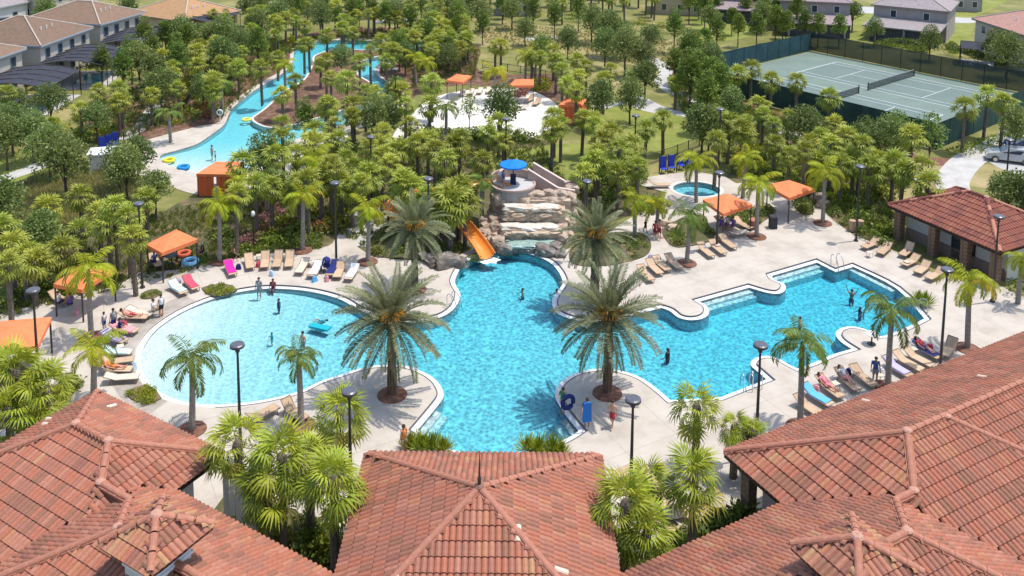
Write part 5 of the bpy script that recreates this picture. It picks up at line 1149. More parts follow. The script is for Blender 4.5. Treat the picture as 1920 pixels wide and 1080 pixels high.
# parked cars
def car(label, px, rz, m, sc=1.):
    t = thing('parked_car', label, 'car', W(*px), rz, None, None, sc)
    prof = [(-2.3, .35), (-2.32, .8), (-2.1, 1.02), (-1.75, 1.45), (-1.2, 1.62), (.3, 1.62), (1.0, 1.15), (2.05, .95), (2.3, .75), (2.32, .35)]
    b = MB(); n = len(prof); wd = [.86, .90, .90, .74, .70, .70, .84, .88, .84, .82]
    b.add([(x, -w_, z) for (x, z), w_ in zip(prof, wd)] + [(x, w_, z) for (x, z), w_ in zip(prof, wd)], [(i, i + 1, i + 1 + n, i + n) for i in range(n - 1)] + [tuple(range(n))[::-1], tuple(range(n, 2 * n)), (0, n, 2 * n - 1, n - 1)]); obj('body', b.mesh('body', m), t)
    b = MB(); 
    for s_ in (-1, 1): b.add([(-1.62, s_ * .80, 1.08), (-1.3, s_ * .735, 1.48), (.25, s_ * .735, 1.48), (.85, s_ * .845, 1.12)], [(0, 1, 2, 3) if s_ < 0 else (3, 2, 1, 0)])
    b.add([(.42, -.66, 1.59), (1.02, -.76, 1.17), (1.02, .76, 1.17), (.42, .66, 1.59)], [(0, 1, 2, 3)]); b.add([(-2.08, -.72, 1.08), (-1.76, -.64, 1.44), (-1.76, .64, 1.44), (-2.08, .72, 1.08)], [(3, 2, 1, 0)])
    obj('window', b.mesh('window', glass_m), t)
    for x in (-1.4, 1.45):
        for s_ in (-1, 1):
            b = MB(); b.tube([(x, s_ * .70, .34), (x, s_ * .93, .34)], .34, 14); wh = obj('wheel', b.mesh('wheel', pole_m), t); b = MB(); b.tube([(x, s_ * .93, .34), (x, s_ * .945, .34)], .21, 10); obj('rim', b.mesh('rim', steel_m), wh)
    for s_ in (-.62, .62): b = MB(); b.box((2.28, s_, .72), (.1, .3, .16)); obj('headlight', b.mesh('headlight', white_m), t)
car('silver grey sport utility car parked on the drive at the right edge', (1893, 303), 2.75, mat('silver_car_paint', (.45, .45, .44), rough=.25, spec=.6)); car('dark blue car behind the silver one at the right edge', (1925, 286), 2.75, mat('dark_blue_car_paint', (.03, .05, .12), rough=.25, spec=.6))
car('dark car outside the grey roofed house, top left', (12, 50), .4, mat('black_car_paint', (.02, .025, .04), rough=.25, spec=.6)); car('white car outside the house, top left corner', (24, 38), .4, mat('white_car_paint', (.6, .6, .6), rough=.3, spec=.6))

# ================================================================== PEOPLE
BODY = {}
def pose_joints(pose):
    J = dict(pel=(0, 0, .95), spi=(0, .0, 1.15), che=(0, 0, 1.34), nec=(0, 0, 1.50), hea=(0, .02, 1.62), top=(0, .01, 1.74))
    for s, n in ((-1, 'l'), (1, 'r')):
        J['sh' + n] = (s * .18, 0, 1.43); J['el' + n] = (s * .25, -.02, 1.15); J['wr' + n] = (s * .27, .06, .90)
        J['hi' + n] = (s * .09, 0, .90); J['kn' + n] = (s * .105, .02, .50); J['an' + n] = (s * .11, -.02, .09); J['to' + n] = (s * .12, .15, .04)
    if pose == 'walk':
        J.update(knl=(-.1, .16, .52), anl=(-.1, .26, .13), tol=(-.1, .42, .10), knr=(.1, .0, .5), anr=(.1, -.28, .12), tor=(.11, -.14, .04), ell=(-.24, -.12, 1.18), wrl=(-.24, -.10, .93), elr=(.24, .06, 1.17), wrr=(.22, .24, 1.0))
    if pose == 'armsup': J.update(ell=(-.34, .02, 1.60), wrl=(-.42, .05, 1.86), elr=(.32, .02, 1.62), wrr=(.38, .04, 1.88))
    if pose == 'wade': J.update(ell=(-.34, .06, 1.22), wrl=(-.46, .22, 1.12), elr=(.34, .08, 1.22), wrr=(.44, .24, 1.10))
    if pose == 'carry': J.update(ell=(-.28, .05, 1.2), wrl=(-.22, .26, 1.12), elr=(.28, .05, 1.2), wrr=(.22, .26, 1.12))
    if pose == 'sit':
        for k in ('pel', 'spi', 'che', 'nec', 'hea', 'top', 'shl', 'shr', 'ell', 'elr', 'wrl', 'wrr', 'hil', 'hir'): J[k] = (J[k][0], J[k][1] - .02 * 0, J[k][2] - .45)
        for s, n in ((-1, 'l'), (1, 'r')): J['kn' + n] = (s * .12, .43, .50); J['an' + n] = (s * .13, .46, .09); J['to' + n] = (s * .14, .62, .05); J['wr' + n] = (s * .2, .28, .58); J['el' + n] = (s * .26, .04, .72)
    if pose == 'lie':   # on a lounger: head toward -y, feet +y, back raised
        c = 0.52; z0 = .47
        def R(d): return (0, -.30 - d * cos(c), z0 + d * sin(c))
        J.update(pel=(0, -.30, z0), spi=R(.2), che=R(.39), nec=R(.55), hea=R(.67), top=R(.79))
        for s, n in ((-1, 'l'), (1, 'r')):
            J['sh' + n] = (s * .18,) + R(.48)[1:]; J['el' + n] = (s * .27,) + (R(.22)[1], R(.22)[2] + .02); J['wr' + n] = (s * .24, -.18, z0 + .06)
            J['hi' + n] = (s * .09, -.25, z0); J['kn' + n] = (s * .11, .15, z0 + (.16 if s > 0 else .03)); J['an' + n] = (s * .12, .56, z0 - .03); J['to' + n] = (s * .14, .60, z0 + .12)
    return {k: V(v) for k, v in J.items()}
def body_mesh(pose, skin):
    key = (pose, skin.name)
    if key in BODY: return BODY[key]
    J = pose_joints(pose); names = []; co = []; rad = []; ed = []
    def vt(n, p, r): names.append(n); co.append(p); rad.append(r); return len(co) - 1
    pel = vt('pel', J['pel'], .135); spi = vt('spi', J['spi'], .115); che = vt('che', J['che'], .145); nec = vt('nec', J['nec'], .052); h1 = vt('hea', J['hea'], .098); h2 = vt('top', J['top'], .06)
    ed += [(pel, spi), (spi, che), (che, nec), (nec, h1), (h1, h2)]
    fd = (J['tol'] - J['anl']); fd.z = 0; fd = fd.normalized() if pose != 'lie' else V((0, .5, .87))
    nz = vt('nose', J['hea'] + fd * .11, .02); ed.append((h1, nz))
    for s in 'lr':
        sx = -1 if s == 'l' else 1
        a = vt('sh', J['sh' + s], .062); e = vt('el', J['el' + s], .042); w = vt('wr', J['wr' + s], .029); ed += [(che, a), (a, e), (e, w)]
        d = (J['wr' + s] - J['el' + s]).normalized(); pd = vt('palm', J['wr' + s] + d * .06, .033); ed.append((w, pd)); side = d.cross(V((0, 1, 0))).normalized() if abs(d.y) < .9 else V((1, 0, 0))
        for k, L in enumerate((.065, .08, .085, .075)):
            f = vt('fi', J['wr' + s] + d * (.08 + L) + side * (k - 1.5) * .024 + V((0, .012, 0)), .0085); ed.append((pd, f))
        th = vt('th', J['wr' + s] + d * .08 + side * -.06 * sx + V((0, .03, 0)), .01); ed.append((w, th))
        h = vt('hi', J['hi' + s], .088); k_ = vt('kn', J['kn' + s], .058); cl = vt('ca', J['kn' + s].lerp(J['an' + s], .3), .058); an = vt('an', J['an' + s], .038); t_ = vt('to', J['to' + s], .034)
        ed += [(pel, h), (h, k_), (k_, cl), (cl, an), (an, t_)]
    me = bpy.data.meshes.new('t'); me.from_pydata([tuple(c) for c in co], ed, []); ob = bpy.data.objects.new('t', me); COL.objects.link(ob)
    md = ob.modifiers.new('s', 'SKIN')
    for i, r in enumerate(rad): me.skin_vertices[0].data[i].radius = (r, r)
    me.skin_vertices[0].data[0].use_root = True; md.use_smooth_shade = True; md.branch_smoothing = .3
    sb = ob.modifiers.new('u', 'SUBSURF'); sb.levels = 1; sb.render_levels = 1
    dg = bpy.context.evaluated_depsgraph_get(); out = bpy.data.meshes.new_from_object(ob.evaluated_get(dg)); bpy.data.objects.remove(ob)
    out.name = 'body'; out.materials.clear(); out.materials.append(skin); BODY[key] = out; return out
HAIR = dict(brown=solid('brown_hair', (.06, .03, .015)), black=solid('black_hair', (.012, .01, .009)), blond=solid('blond_hair', (.35, .22, .09)), grey=solid('grey_hair', (.3, .29, .28)))
CL = {n: solid('%s_cloth' % n, c) for n, c in dict(navy=(.02, .035, .13), blue=(.06, .11, .30), red=(.45, .05, .06), white=(.68, .68, .68), grey=(.25, .26, .28), black=(.015, .015, .018), teal=(.01, .25, .30), pink=(.75, .25, .30), purple=(.16, .10, .34), orange=(.6, .2, .05), maroon=(.22, .04, .06), khaki=(.35, .28, .18), green=(.08, .2, .1)).items()}
def person(label, px, pose='stand', rz=0., sc=1., skin=1, top=None, bottom='navy', hair='brown', z=DZ, group=None, loc=None):
    p = loc if loc is not None else W(px[0], px[1], z); sc *= .96
    t = thing('person', label, 'person', p, rz, group, None, sc); J = pose_joints(pose)
    obj('body', body_mesh(pose, SKIN[skin]), t)
    b = MB(); hd = (J['top'] - J['hea']); c = J['hea'].lerp(J['top'], .45); bk = V((0, -.02, 0)); b.ell(c + bk, (.108, .118, .098), 10, 7); obj('hair', b.mesh('hair', HAIR[hair], True), t)
    if bottom:
        b = MB(); pe = J['pel']; dsp = (J['spi'] - pe) * .35
        b.tube([pe + dsp, pe, (J['hil'] + J['hir']) / 2 - dsp * .3], [.150, .158, .14], 10)
        for s in 'lr': b.tube([J['hi' + s] + (J['hi' + s] - J['kn' + s]) * .05, J['hi' + s].lerp(J['kn' + s], .35), J['hi' + s].lerp(J['kn' + s], .72)], [.105, .098, .086], 10)
        obj('shorts', b.mesh('shorts', CL[bottom], True), t)
    if top:
        b = MB(); b.tube([J['pel'] + (J['spi'] - J['pel']) * .2, J['spi'], J['che'], J['che'].lerp(J['nec'], .7)], [.158, .145, .168, .09], 12)
        for s in 'lr': b.tube([J['che'].lerp(J['sh' + s], .7), J['sh' + s], J['sh' + s].lerp(J['el' + s], .6)], [.095, .082, .062], 8)
        obj('shirt', b.mesh('shirt', CL[top], True), t)
    return t
person('person in a dark blue shirt and grey shorts standing near the right roof', (1640, 718), rz=2.9, top='blue', bottom='grey', sc=1.02)
person('shirtless person in red patterned shorts walking below the right date palm', (1148, 802), 'walk', 2.6, 1.0, 0, None, 'red')
person('person carrying a blue bodyboard beside the right date palm', (1100, 798), 'carry', 2.9, 1.0, 1, 'blue', 'khaki')
person('person with a dark ring stepping from the right peninsula into the pool', (1055, 776), 'carry', 2.2, .98, 1, 'green', 'khaki')
b = MB(); b.box((0, 0, 0), (.55, .09, 1.15), taper=.8); thing('bodyboard', 'blue bodyboard held by the walking person', 'bodyboard', W(1100, 800, DZ) + V((-.02, -.36, 1.12)), .25, None, b.mesh('bodyboard', solid('blue_foam_board', (.02, .17, .55))))
b = MB(); b.tube([(cos(2 * pi * k / 16) * .36, 0, sin(2 * pi * k / 16) * .36) for k in range(17)], .13, 8, cap=False); thing('swim_ring', 'dark navy ring carried at the right peninsula edge', 'float', W(1056, 778, DZ) + V((.25, -.22, .95)), .5, None, b.mesh('swim_ring', tow['navy']))
person('taller shirtless person walking up the path beside the round bed', (1236, 449), 'walk', 2.9, 1.05, 3, None, 'maroon'); person('shorter person walking beside the taller one on the path', (1228, 447), 'walk', 2.9, .92, 1, 'red', 'maroon'); person('child in black on the path left of two walkers', (1210, 437), 'walk', .6, .72, 2, 'black', 'black')
person('child in dark shorts running behind the magenta towel', (440, 492), 'walk', -1.2, .78, 1, None, 'black')
fl = lambda px: -.1 - dmain(W(*px).x, W(*px).y)
def swimmer(label, px, pose, rz, sc, skin, top, bottom, deep):
    """deep: how much of the body is under water; crouching bathers stand lower"""
    p = W(px[0], px[1], -.06); person(label, px, pose, rz, sc, skin, top, bottom, loc=V((p.x, p.y, -.06 - deep * 1.12)))
swimmer('tall wading person at the top edge of the shallow pool', (486, 557), 'stand', 3, 1., 1, 'grey', 'grey', .15); person('person sitting on the top edge of the shallow pool', (512, 543), 'sit', 3.1, .95, 2, 'maroon', 'navy', loc=W(512, 541, 0) + V((0, 0, -.42)))
swimmer('child in a dark swimsuit in the shallow pool', (523, 580), 'stand', 2, .85, 2, 'navy', 'navy', .55); swimmer('person in teal shorts wading in the shallow pool', (568, 645), 'stand', 2.6, 1., 0, None, 'teal', .7); swimmer('small child splashing left in the shallow pool', (510, 640), 'wade', 1.8, .6, 2, 'teal', 'teal', .35)
person('child lying on a teal float in the shallow pool', (598, 612), 'lie', 1.2, .75, 1, 'teal', 'teal', loc=W(598, 612, -.30)); b = MB(); b.box((0, 0, 0), (.55, 1.5, .12)); thing('pool_float', 'teal mattress float under a child in the shallow pool', 'float', W(600, 613, -.0), 1.2, None, b.mesh('pool_float', solid('teal_vinyl', (.01, .35, .42))))
swimmer('swimmer in the pool lobe below the slide', (980, 545), 'wade', 1.8, .9, 1, None, 'navy', 1.18); swimmer('person with white shirt at the lobe edge', (1044, 550), 'wade', 2, .95, 1, 'white', 'navy', 1.12); swimmer('swimmer between the right date palm and the pool steps', (1252, 662), 'wade', 1, 1., 1, 'black', 'black', 1.2)
swimmer('dark haired swimmer in the middle of the right pool arm', (1500, 604), 'wade', 1.5, 1., 1, None, 'black', 1.15); swimmer('person raising both arms in the right pool arm', (1597, 552), 'armsup', 2.6, 1., 1, None, 'navy', 1.15); swimmer('swimmer near the right pool end', (1613, 580), 'wade', 1.5, .9, 2, 'navy', 'navy', 1.2)
person('person standing in the river beach shallows', (398, 301), 'stand', 2, 1., 0, 'grey', 'teal', z=-.3); person('child beside the adult in the river shallows', (404, 302), 'wade', 2, .65, 1, None, 'maroon', z=-.2)
person('person in a grey shirt standing among the left loungers', (214, 622), 'stand', 1, 1., 1, 'grey', 'navy'); person('child in white and blue standing at the left loungers', (196, 620), 'stand', 1.2, .8, 1, 'white', 'blue'); person('person in a navy top sitting on a left lounger', (224, 622), 'sit', -1., .95, 1, 'navy', 'navy', loc=W(226, 624, DZ) + V((0, 0, -.1))); person('person in a white shirt standing by the oval bed', (303, 594), 'stand', 1, 1., 1, 'white', 'black'); person('person in white sitting beside the oval bed', (288, 590), 'sit', -1.4, 1., 1, 'white', 'khaki', loc=W(288, 592, DZ))
def lier(label, h_, f_, skin, top, bottom, hair='brown'):
    a, c = W(*h_, DZ), W(*f_, DZ); d = c - a; person(label, None, 'lie', atan2(d.y, d.x) - pi / 2, 1., skin, top, bottom, hair, loc=(a + c) / 2 + V((0, 0, -.02)))
lier('sunbather in orange patterned swimwear, lower left row', (195, 699), (245, 701), 3, 'orange', 'orange'); lier('sunbather in red shorts lying above the striped towel', (232, 600), (272, 602), 3, None, 'red'); lier('pink sunbather lying near the right roof edge', (1540, 726), (1572, 748), 3, 'pink', 'pink'); lier('sunbather beside the pink one with light towel', (1577, 712), (1602, 735), 0, 'white', 'pink'); lier('sunbather with navy towel near the right lamp', (1722, 657), (1754, 675), 1, 'red', 'navy')
person('person in blue under the left queen palm canopy', (132, 580), 'sit', .5, 1., 1, 'purple', 'navy'); person('person in white under the left queen palm canopy', (110, 577), 'sit', -.5, 1., 1, 'white', 'navy'); person('person under the peaked canopy', (290, 500), 'sit', .8, 1., 1, 'blue', 'navy'); person('second person under the peaked canopy in blue', (312, 488), 'sit', 2.2, 1., 1, 'blue', 'black')
for i, (x, y, tp_) in enumerate(((1352, 432, 'purple'), (1363, 428, 'white'), (1374, 432, 'purple'))): person(['person in purple at the left under the hot tub canopy', 'person in white between two in purple under a canopy', 'person in purple at the right under the hot tub canopy'][i], (x, y), 'sit', 2.5, 1., 1, tp_, 'purple')
person('person standing beside the blue umbrella on the tower', (943, 350), 'stand', 2, .95, 1, 'blue', 'grey', loc=W(944, 352, 3.55)); person('person in orange standing behind the middle roof', (757, 850), 'stand', 1, 1., 1, 'orange', 'khaki')
person('person in a white cap sitting below the peaked canopy', (380, 480), 'sit', 2, .9, 1, 'navy', 'navy', hair='grey')

# ================================================================== PLANTS
def quad(b, o, d, n, L, w, a, curl=0.):
    """leaf blade: kite from o along d, width w"""
    s = d.cross(n).normalized() * w
    b.add([o, o + d * L * .5 + s - n * curl * .3, o + d * L - n * curl, o + d * L * .5 - s - n * curl * .3], [(0, 1, 2, 3)], 0, a)
def fan(b, M, pl, R, nb, a, droop=.25):
    """palmate leaf on a stalk running along +x"""
    def T(v): return M @ V(v)
    h = V((pl, 0, 0)); b.add([T((0, -.025, 0)), T((0, .025, 0)), T((pl, .012, 0)), T((pl, -.012, 0))], [(0, 1, 2, 3)], 0, max(.05, a - .15))
    for k in range(nb):
        t = -1 + 2 * k / (nb - 1); an = t * 1.75; L = R * (1 - .22 * abs(t)) * random.uniform(.92, 1.05); d = V((cos(an), sin(an), 0)); w = R * 1.35 / nb * (1.15)
        up = .14 * R * (1 if k % 2 else -.2); sd_ = V((-sin(an), cos(an), 0)) * w * .55; m_ = h + d * L * .55 + V((0, 0, up * .6 - .06 * L)); tip = h + d * L + V((0, 0, -droop * L * random.uniform(.7, 1.4)))
        b.add([T(h), T(m_ + sd_), T(tip), T(m_ - sd_)], [(0, 1, 2, 3)], 0, min(1, max(.01, a + random.uniform(-.07, .07))))
def rotM(az, el, roll=0., loc=(0, 0, 0)): return Matrix.Translation(loc) @ Matrix.Rotation(az, 4, 'Z') @ Matrix.Rotation(-el, 4, 'Y') @ Matrix.Rotation(roll, 4, 'X')
def sabal_crown(seed, m, n=40, nb=9, R=.82, name='crown'):
    random.seed(seed); b = MB()
    for i in range(n):
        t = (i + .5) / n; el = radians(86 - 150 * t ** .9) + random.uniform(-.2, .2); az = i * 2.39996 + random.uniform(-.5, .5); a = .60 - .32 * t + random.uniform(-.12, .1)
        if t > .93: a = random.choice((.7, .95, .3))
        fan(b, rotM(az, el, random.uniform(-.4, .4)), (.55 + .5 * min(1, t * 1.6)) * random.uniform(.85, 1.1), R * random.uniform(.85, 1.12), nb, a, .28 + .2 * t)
    return b.mesh(name, m)
SABAL = [sabal_crown(100 + k, L_sabal, (36, 40, 30, 38, 34, 42)[k], R=(.82, .78, .86, .74, .88, .8)[k]) for k in range(6)]
def trunk_mesh(m, h, r0, r1, n=8, bend=.12, seg=6, rough=0., name='trunk', seed=0):
    random.seed(seed); b = MB(); pts = []; rad = []
    for k in range(seg + 1):
        f = k / seg; pts.append((bend * sin(f * 1.6), bend * .5 * f * f, h * f)); rad.append(r0 + (r1 - r0) * f + (random.uniform(-rough, rough)))
    b.tube(pts, rad, n); return b.mesh(name, m)
ST = [trunk_mesh(trunks_m, 1, .19, .17, 7, .10 * s_, seed=k) for k, s_ in enumerate((1, -1, .3))]
def place(px, z): p = W(px[0], px[1], z); p.z = 0; return p
TREES = []   # world positions taken
def sabal(px, h=4.6, s=1., m=None, rec=True, wp=None, noun='cabbage palm'):
    p = wp if wp is not None else place(px, h); TREES.append((p.x, p.y)); rz = random.random() * 6.3
    t = thing('cabbage_palm', 'x', 'palm tree', p, rz, 'cabbage palms'); k = random.randrange(3)
    bx = .10 * (1, -1, .3)[k] * sin(1.6)
    obj('trunk', ST[k], t, sc=(1, 1, h)); obj('crown', random.choice(SABAL), t, loc=(bx, .02, h), rz=random.random() * 6, sc=s * random.uniform(.92, 1.08))
    auto(t, px, noun, 'cabbage palms'); return t
# near cabbage palms keep each fan leaf as a part
def fan_mesh(seed, a, nb=16, R=1.02, pl=1.0):
    random.seed(seed); b = MB(); fan(b, Matrix.Identity(4), pl, R, nb, a, .42); return b.mesh('frond', L_sabaln)
FANS = [fan_mesh(200 + k, a) for k, a in enumerate((.60, .5, .4, .28, .18, .5))]; FAND = fan_mesh(210, .85)
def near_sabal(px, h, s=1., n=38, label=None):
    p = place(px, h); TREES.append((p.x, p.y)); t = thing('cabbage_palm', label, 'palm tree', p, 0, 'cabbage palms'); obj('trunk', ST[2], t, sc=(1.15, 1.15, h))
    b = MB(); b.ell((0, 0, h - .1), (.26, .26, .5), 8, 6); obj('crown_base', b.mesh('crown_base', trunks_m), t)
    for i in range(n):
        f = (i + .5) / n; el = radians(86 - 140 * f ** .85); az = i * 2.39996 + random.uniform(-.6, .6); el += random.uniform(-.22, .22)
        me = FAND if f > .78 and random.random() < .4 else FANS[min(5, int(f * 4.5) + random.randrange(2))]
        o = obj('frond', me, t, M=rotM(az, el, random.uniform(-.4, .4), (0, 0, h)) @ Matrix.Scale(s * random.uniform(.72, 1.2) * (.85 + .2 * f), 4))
# feather palms
def feather(seed, m, L, n, leaf, el0, droopk, a, w=.05, hang=.5, name='frond', stem=.03, vee=.35):
    """arching rachis from the origin along +x with rows of leaflets"""
    random.seed(seed); b = MB(); P = []; x = z = 0; el = el0; seg = 14
    for k in range(seg + 1): P.append(V((x, 0, z))); x += cos(el) * L / seg; z += sin(el) * L / seg; el -= droopk / seg * (1 + .6 * k / seg)
    b.tube(P, [stem * (1 - .75 * k / seg) for k in range(seg + 1)], 3, cap=False); b.a = [max(.05, a - .1)] * len(b.a)
    for j in range(n):
        f = .12 + .88 * j / n; q = f * seg; i = min(seg - 1, int(q)); p = P[i].lerp(P[i + 1], q - i); t = (P[i + 1] - P[i]).normalized(); up = V((-t.z, 0, t.x))
        Lf = leaf * (.35 + .65 * sin(pi * min(1, f * .85 + .12))) * random.uniform(.85, 1.15)
        for s in (-1, 1):
            d = (t * .55 + V((0, s * .85, 0)) + up * vee * random.uniform(.3, 1.2) - V((0, 0, hang * random.uniform(.6, 1.3)))).normalized()
            nn = up; quad(b, p, d, nn, Lf, w * random.uniform(.8, 1.2), min(1, max(.01, a + random.uniform(-.12, .12))), curl=hang * .25 * Lf)
    return b.mesh(name, m)
QF = {}
for mk, m_ in (('y', L_queen), ('g', L_queeng)):
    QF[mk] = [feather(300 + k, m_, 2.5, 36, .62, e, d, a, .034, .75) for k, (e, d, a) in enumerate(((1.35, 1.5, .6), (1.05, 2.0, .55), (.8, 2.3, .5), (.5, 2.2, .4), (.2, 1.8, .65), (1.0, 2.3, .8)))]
QT = trunk_mesh(trunkg_m, 1, .19, .155, 10, .12, 8, .006, seed=3); QTs = trunk_mesh(trunkg_m, 1, .19, .155, 10, .45, 8, .006, seed=4)
def queen(px, h, label=None, col='y', s=1., n=13, base=None, lean=None, ring_=True):
    p = place(px, h); TREES.append((p.x, p.y)); t = thing('queen_palm', label or 'x', 'palm tree', p, random.random() * 6.3 if lean is None else lean, 'queen palms')
    tm = QT if lean is None else QTs; bx = (.12 if lean is None else .45) * sin(1.6); by = (.12 if lean is None else .45) * .5
    obj('trunk', tm, t, sc=(1, 1, h - .35)); b = MB(); b.tube([(0, 0, -.5), (0, 0, -.1), (0, 0, .35)], [.14, .16, .07], 8); obj('crownshaft', b.mesh('crownshaft', shaft_m), t, loc=(bx, by, h))
    for i in range(n):
        f = (i + .5) / n; k = min(4, int(f * 5)); 
        if random.random() < .14 and k > 2: k = 5
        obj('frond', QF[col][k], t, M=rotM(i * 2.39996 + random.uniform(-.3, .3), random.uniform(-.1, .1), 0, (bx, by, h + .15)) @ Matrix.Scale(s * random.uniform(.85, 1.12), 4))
    if not label: auto(t, px, 'yellow green queen palm' if col == 'y' else 'green queen palm', 'queen palms')
    if ring_ and label:
        b = MB(); b.tube([(p.x, p.y, DZ - .02), (p.x, p.y, DZ + .05), (p.x, p.y, DZ + .12)], [.82, .80, .25], 20); o = obj('mulch_ring', b.mesh('mulch_ring', redmulch_m)); o['kind'] = 'structure'
    return t
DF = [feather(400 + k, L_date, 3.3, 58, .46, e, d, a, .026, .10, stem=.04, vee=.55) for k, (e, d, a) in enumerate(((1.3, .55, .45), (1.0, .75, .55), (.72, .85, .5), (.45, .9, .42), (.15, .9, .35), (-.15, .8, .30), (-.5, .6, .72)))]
fruit_m = mat('orange_date_stalks', (.55, .22, .02), (.70, .36, .05), 8, .7)
def fruit_mesh():
    random.seed(9); b = MB()
    for k in range(26):
        d = V((random.uniform(.5, 1), random.uniform(-.4, .4), random.uniform(-.1, .5))).normalized(); b.tube([(0, 0, 0), d * .5, d * .8 + V((0, 0, -.15)), d * .95 + V((0, 0, -.4))], [.012, .012, .022, .03], 4)
    return b.mesh('fruit_cluster', fruit_m)
FRU = fruit_mesh(); DT = trunk_mesh(trunkb_m, 1, .33, .30, 12, .0, 14, .03, seed=5)
def date_palm(px, h, label, s=1., basez=DZ, tr=1.):
    p = W(px[0], px[1], h); p.z = 0; TREES.append((p.x, p.y)); t = thing('date_palm', label, 'palm tree', p, 0, 'date palms round the pool')
    obj('trunk', DT, t, sc=(tr, tr, h)); b = MB(); b.ell((0, 0, h - .05), (.46, .46, .55), 10, 6, jit=.06); obj('crown_base', b.mesh('crown_base', trunkb_m), t)
    n = 60
    for i in range(n):
        f = (i + .5) / n; k = min(6, int(f * 6.6)); az = i * 2.39996 + random.uniform(-.12, .12)
        obj('frond', DF[k], t, M=rotM(az, random.uniform(-.07, .07), random.uniform(-.3, .3), (cos(az) * .12, sin(az) * .12, h + .15 - .35 * f)) @ Matrix.Scale(s * random.uniform(.9, 1.08) * (.86 if k == 6 else 1), 4))
    for i in range(6): obj('fruit_cluster', FRU, t, M=rotM(i * 1.05 + .3, .5, 0, (0, 0, h + .3)) @ Matrix.Scale(.85, 4))
    b = MB(); b.tube([(p.x, p.y, DZ - .02), (p.x, p.y, DZ + .07), (p.x, p.y, DZ + .2)], [.92, .86, .34], 24); o = obj('mulch_ring', b.mesh('mulch_ring', redmulch_m)); o['kind'] = 'structure'
    return t
# broadleaf trees
def leafcloud(b, c, r, n, size, a0, a1, flat=.75):
    for k in range(n):
        v = V((random.gauss(0, 1), random.gauss(0, 1), random.gauss(0, 1))).normalized(); rr = random.uniform(.62, 1.05); p = V(c) + V((v.x * r * rr, v.y * r * rr, v.z * r * rr * flat))
        d = (v + V((random.uniform(-.8, .8), random.uniform(-.8, .8), random.uniform(-.8, .5)))).normalized(); nn = d.cross(V((random.uniform(-1, 1), random.uniform(-1, 1), random.uniform(-1, 1)))).normalized()
        s = size * random.uniform(.6, 1.3); a = random.uniform(a0, a1); quad(b, p, d, nn, s, s * .36, max(.01, a), s * .15)
def oak_mesh(seed, m, R=2.0, H=3.6, lobes=11, n=170, size=.34, flat=.8, tall=1.0, name='crown'):
    random.seed(seed); b = MB(); cs = []
    for k in range(lobes):
        az = k * 2.4; rr = R * .62 * sqrt((k + .3) / lobes); zz = H * (.62 + .42 * tall * (1 - (k / lobes)) + random.uniform(-.08, .08)); cs.append((cos(az) * rr, sin(az) * rr, zz)); q = random.uniform(-.12, .1)
        leafcloud(b, cs[-1], R * random.uniform(.38, .56), n, size, .12 + q, .62 + q, flat)
    return b.mesh(name, m), cs
def bole(cs, H, m=bark_m, r=.13, multi=False):
    b = MB(); b.tube([(0, 0, 0), (.04, 0, H * .3), (0, .03, H * .55)], [r, r * .8, r * .65], 7)
    for c in cs[:7]: b.tube([(0, 0, H * .38), V(c) * .5 + V((0, 0, H * .2)), V(c)], [r * .5, r * .32, r * .12], 5)
    return b.mesh('trunk', m)
OAK = []; 
for k in range(5):
    me, cs = oak_mesh(500 + k, L_oak, 1.8 + .2 * (k % 3), 3.8, 13, 230, .21, .85, 1.35); OAK.append((me, bole(cs, 3.8)))
PINE = []
for k in range(3):
    me, cs = oak_mesh(520 + k, L_pine, 1.45, 4.8, 15, 170, .22, .7, 1.5); PINE.append((me, bole(cs, 4.8, r=.11)))
YNG = []
for k in range(3):
    me, cs = oak_mesh(540 + k, L_young, 1.6, 3.9, 10, 75, .22, .9, 1.3); YNG.append((me, bole(cs, 3.9, r=.07)))
def tree(px, kind='oak', s=1., h=None, wp=None, label=None):
    S = dict(oak=OAK, pine=PINE, young=YNG)[kind]; me, tr = random.choice(S); hh = dict(oak=3.6, pine=4.4, young=3.6)[kind] * s
    p = wp if wp is not None else place(px, hh); TREES.append((p.x, p.y)); t = thing({'oak': 'oak_tree', 'pine': 'pine_tree', 'young': 'young_tree'}[kind], label or 'x', 'tree', p, random.random() * 6.3, None, None, (s, s, s * random.uniform(.95, 1.1)))
    obj('trunk', tr, t); obj('crown', me, t)
    if not label: auto(t, px, dict(oak='dark broadleaf tree', pine='bright green pine', young='thin young tree')[kind])
    return t
SH = {}
FAR = []
def shrub_mesh(seed, m, R=.7, n=190, size=.2, flat=.75, spiky=False):
    random.seed(seed); b = MB()
    if spiky:
        for k in range(n // 2):
            az = random.random() * 6.3; el = random.uniform(.25, 1.45); d = V((cos(az) * cos(el), sin(az) * cos(el), sin(el))); quad(b, d * .08, d, V((-sin(az), cos(az), 0)).cross(d), R * random.uniform(1., 1.5), .028, random.uniform(.1, .6), .12)
    else:
        for k in range(4): leafcloud(b, (random.uniform(-.4, .4) * R, random.uniform(-.4, .4) * R, R * .5), R * .75, n // 4, size, .1, .62, flat)
    return b.mesh('shrub', m)
for nm, m_ in (('dark', L_shrubd), ('green', L_shrubg), ('yellow', L_shruby), ('red', L_shrubr), ('pink', L_shrubp)): SH[nm] = [shrub_mesh(600 + k + hash(len(nm)) % 7, m_) for k in range(2)]
SH['spiky'] = [shrub_mesh(640, L_sabaln, .7, 260, .2, 1, True)]
SHN = dict(dark='dark green shrub', green='bright green shrub', yellow='yellow leaved shrub', red='red leaved shrub', pink='pink flowering shrub', spiky='spiky grass clump')
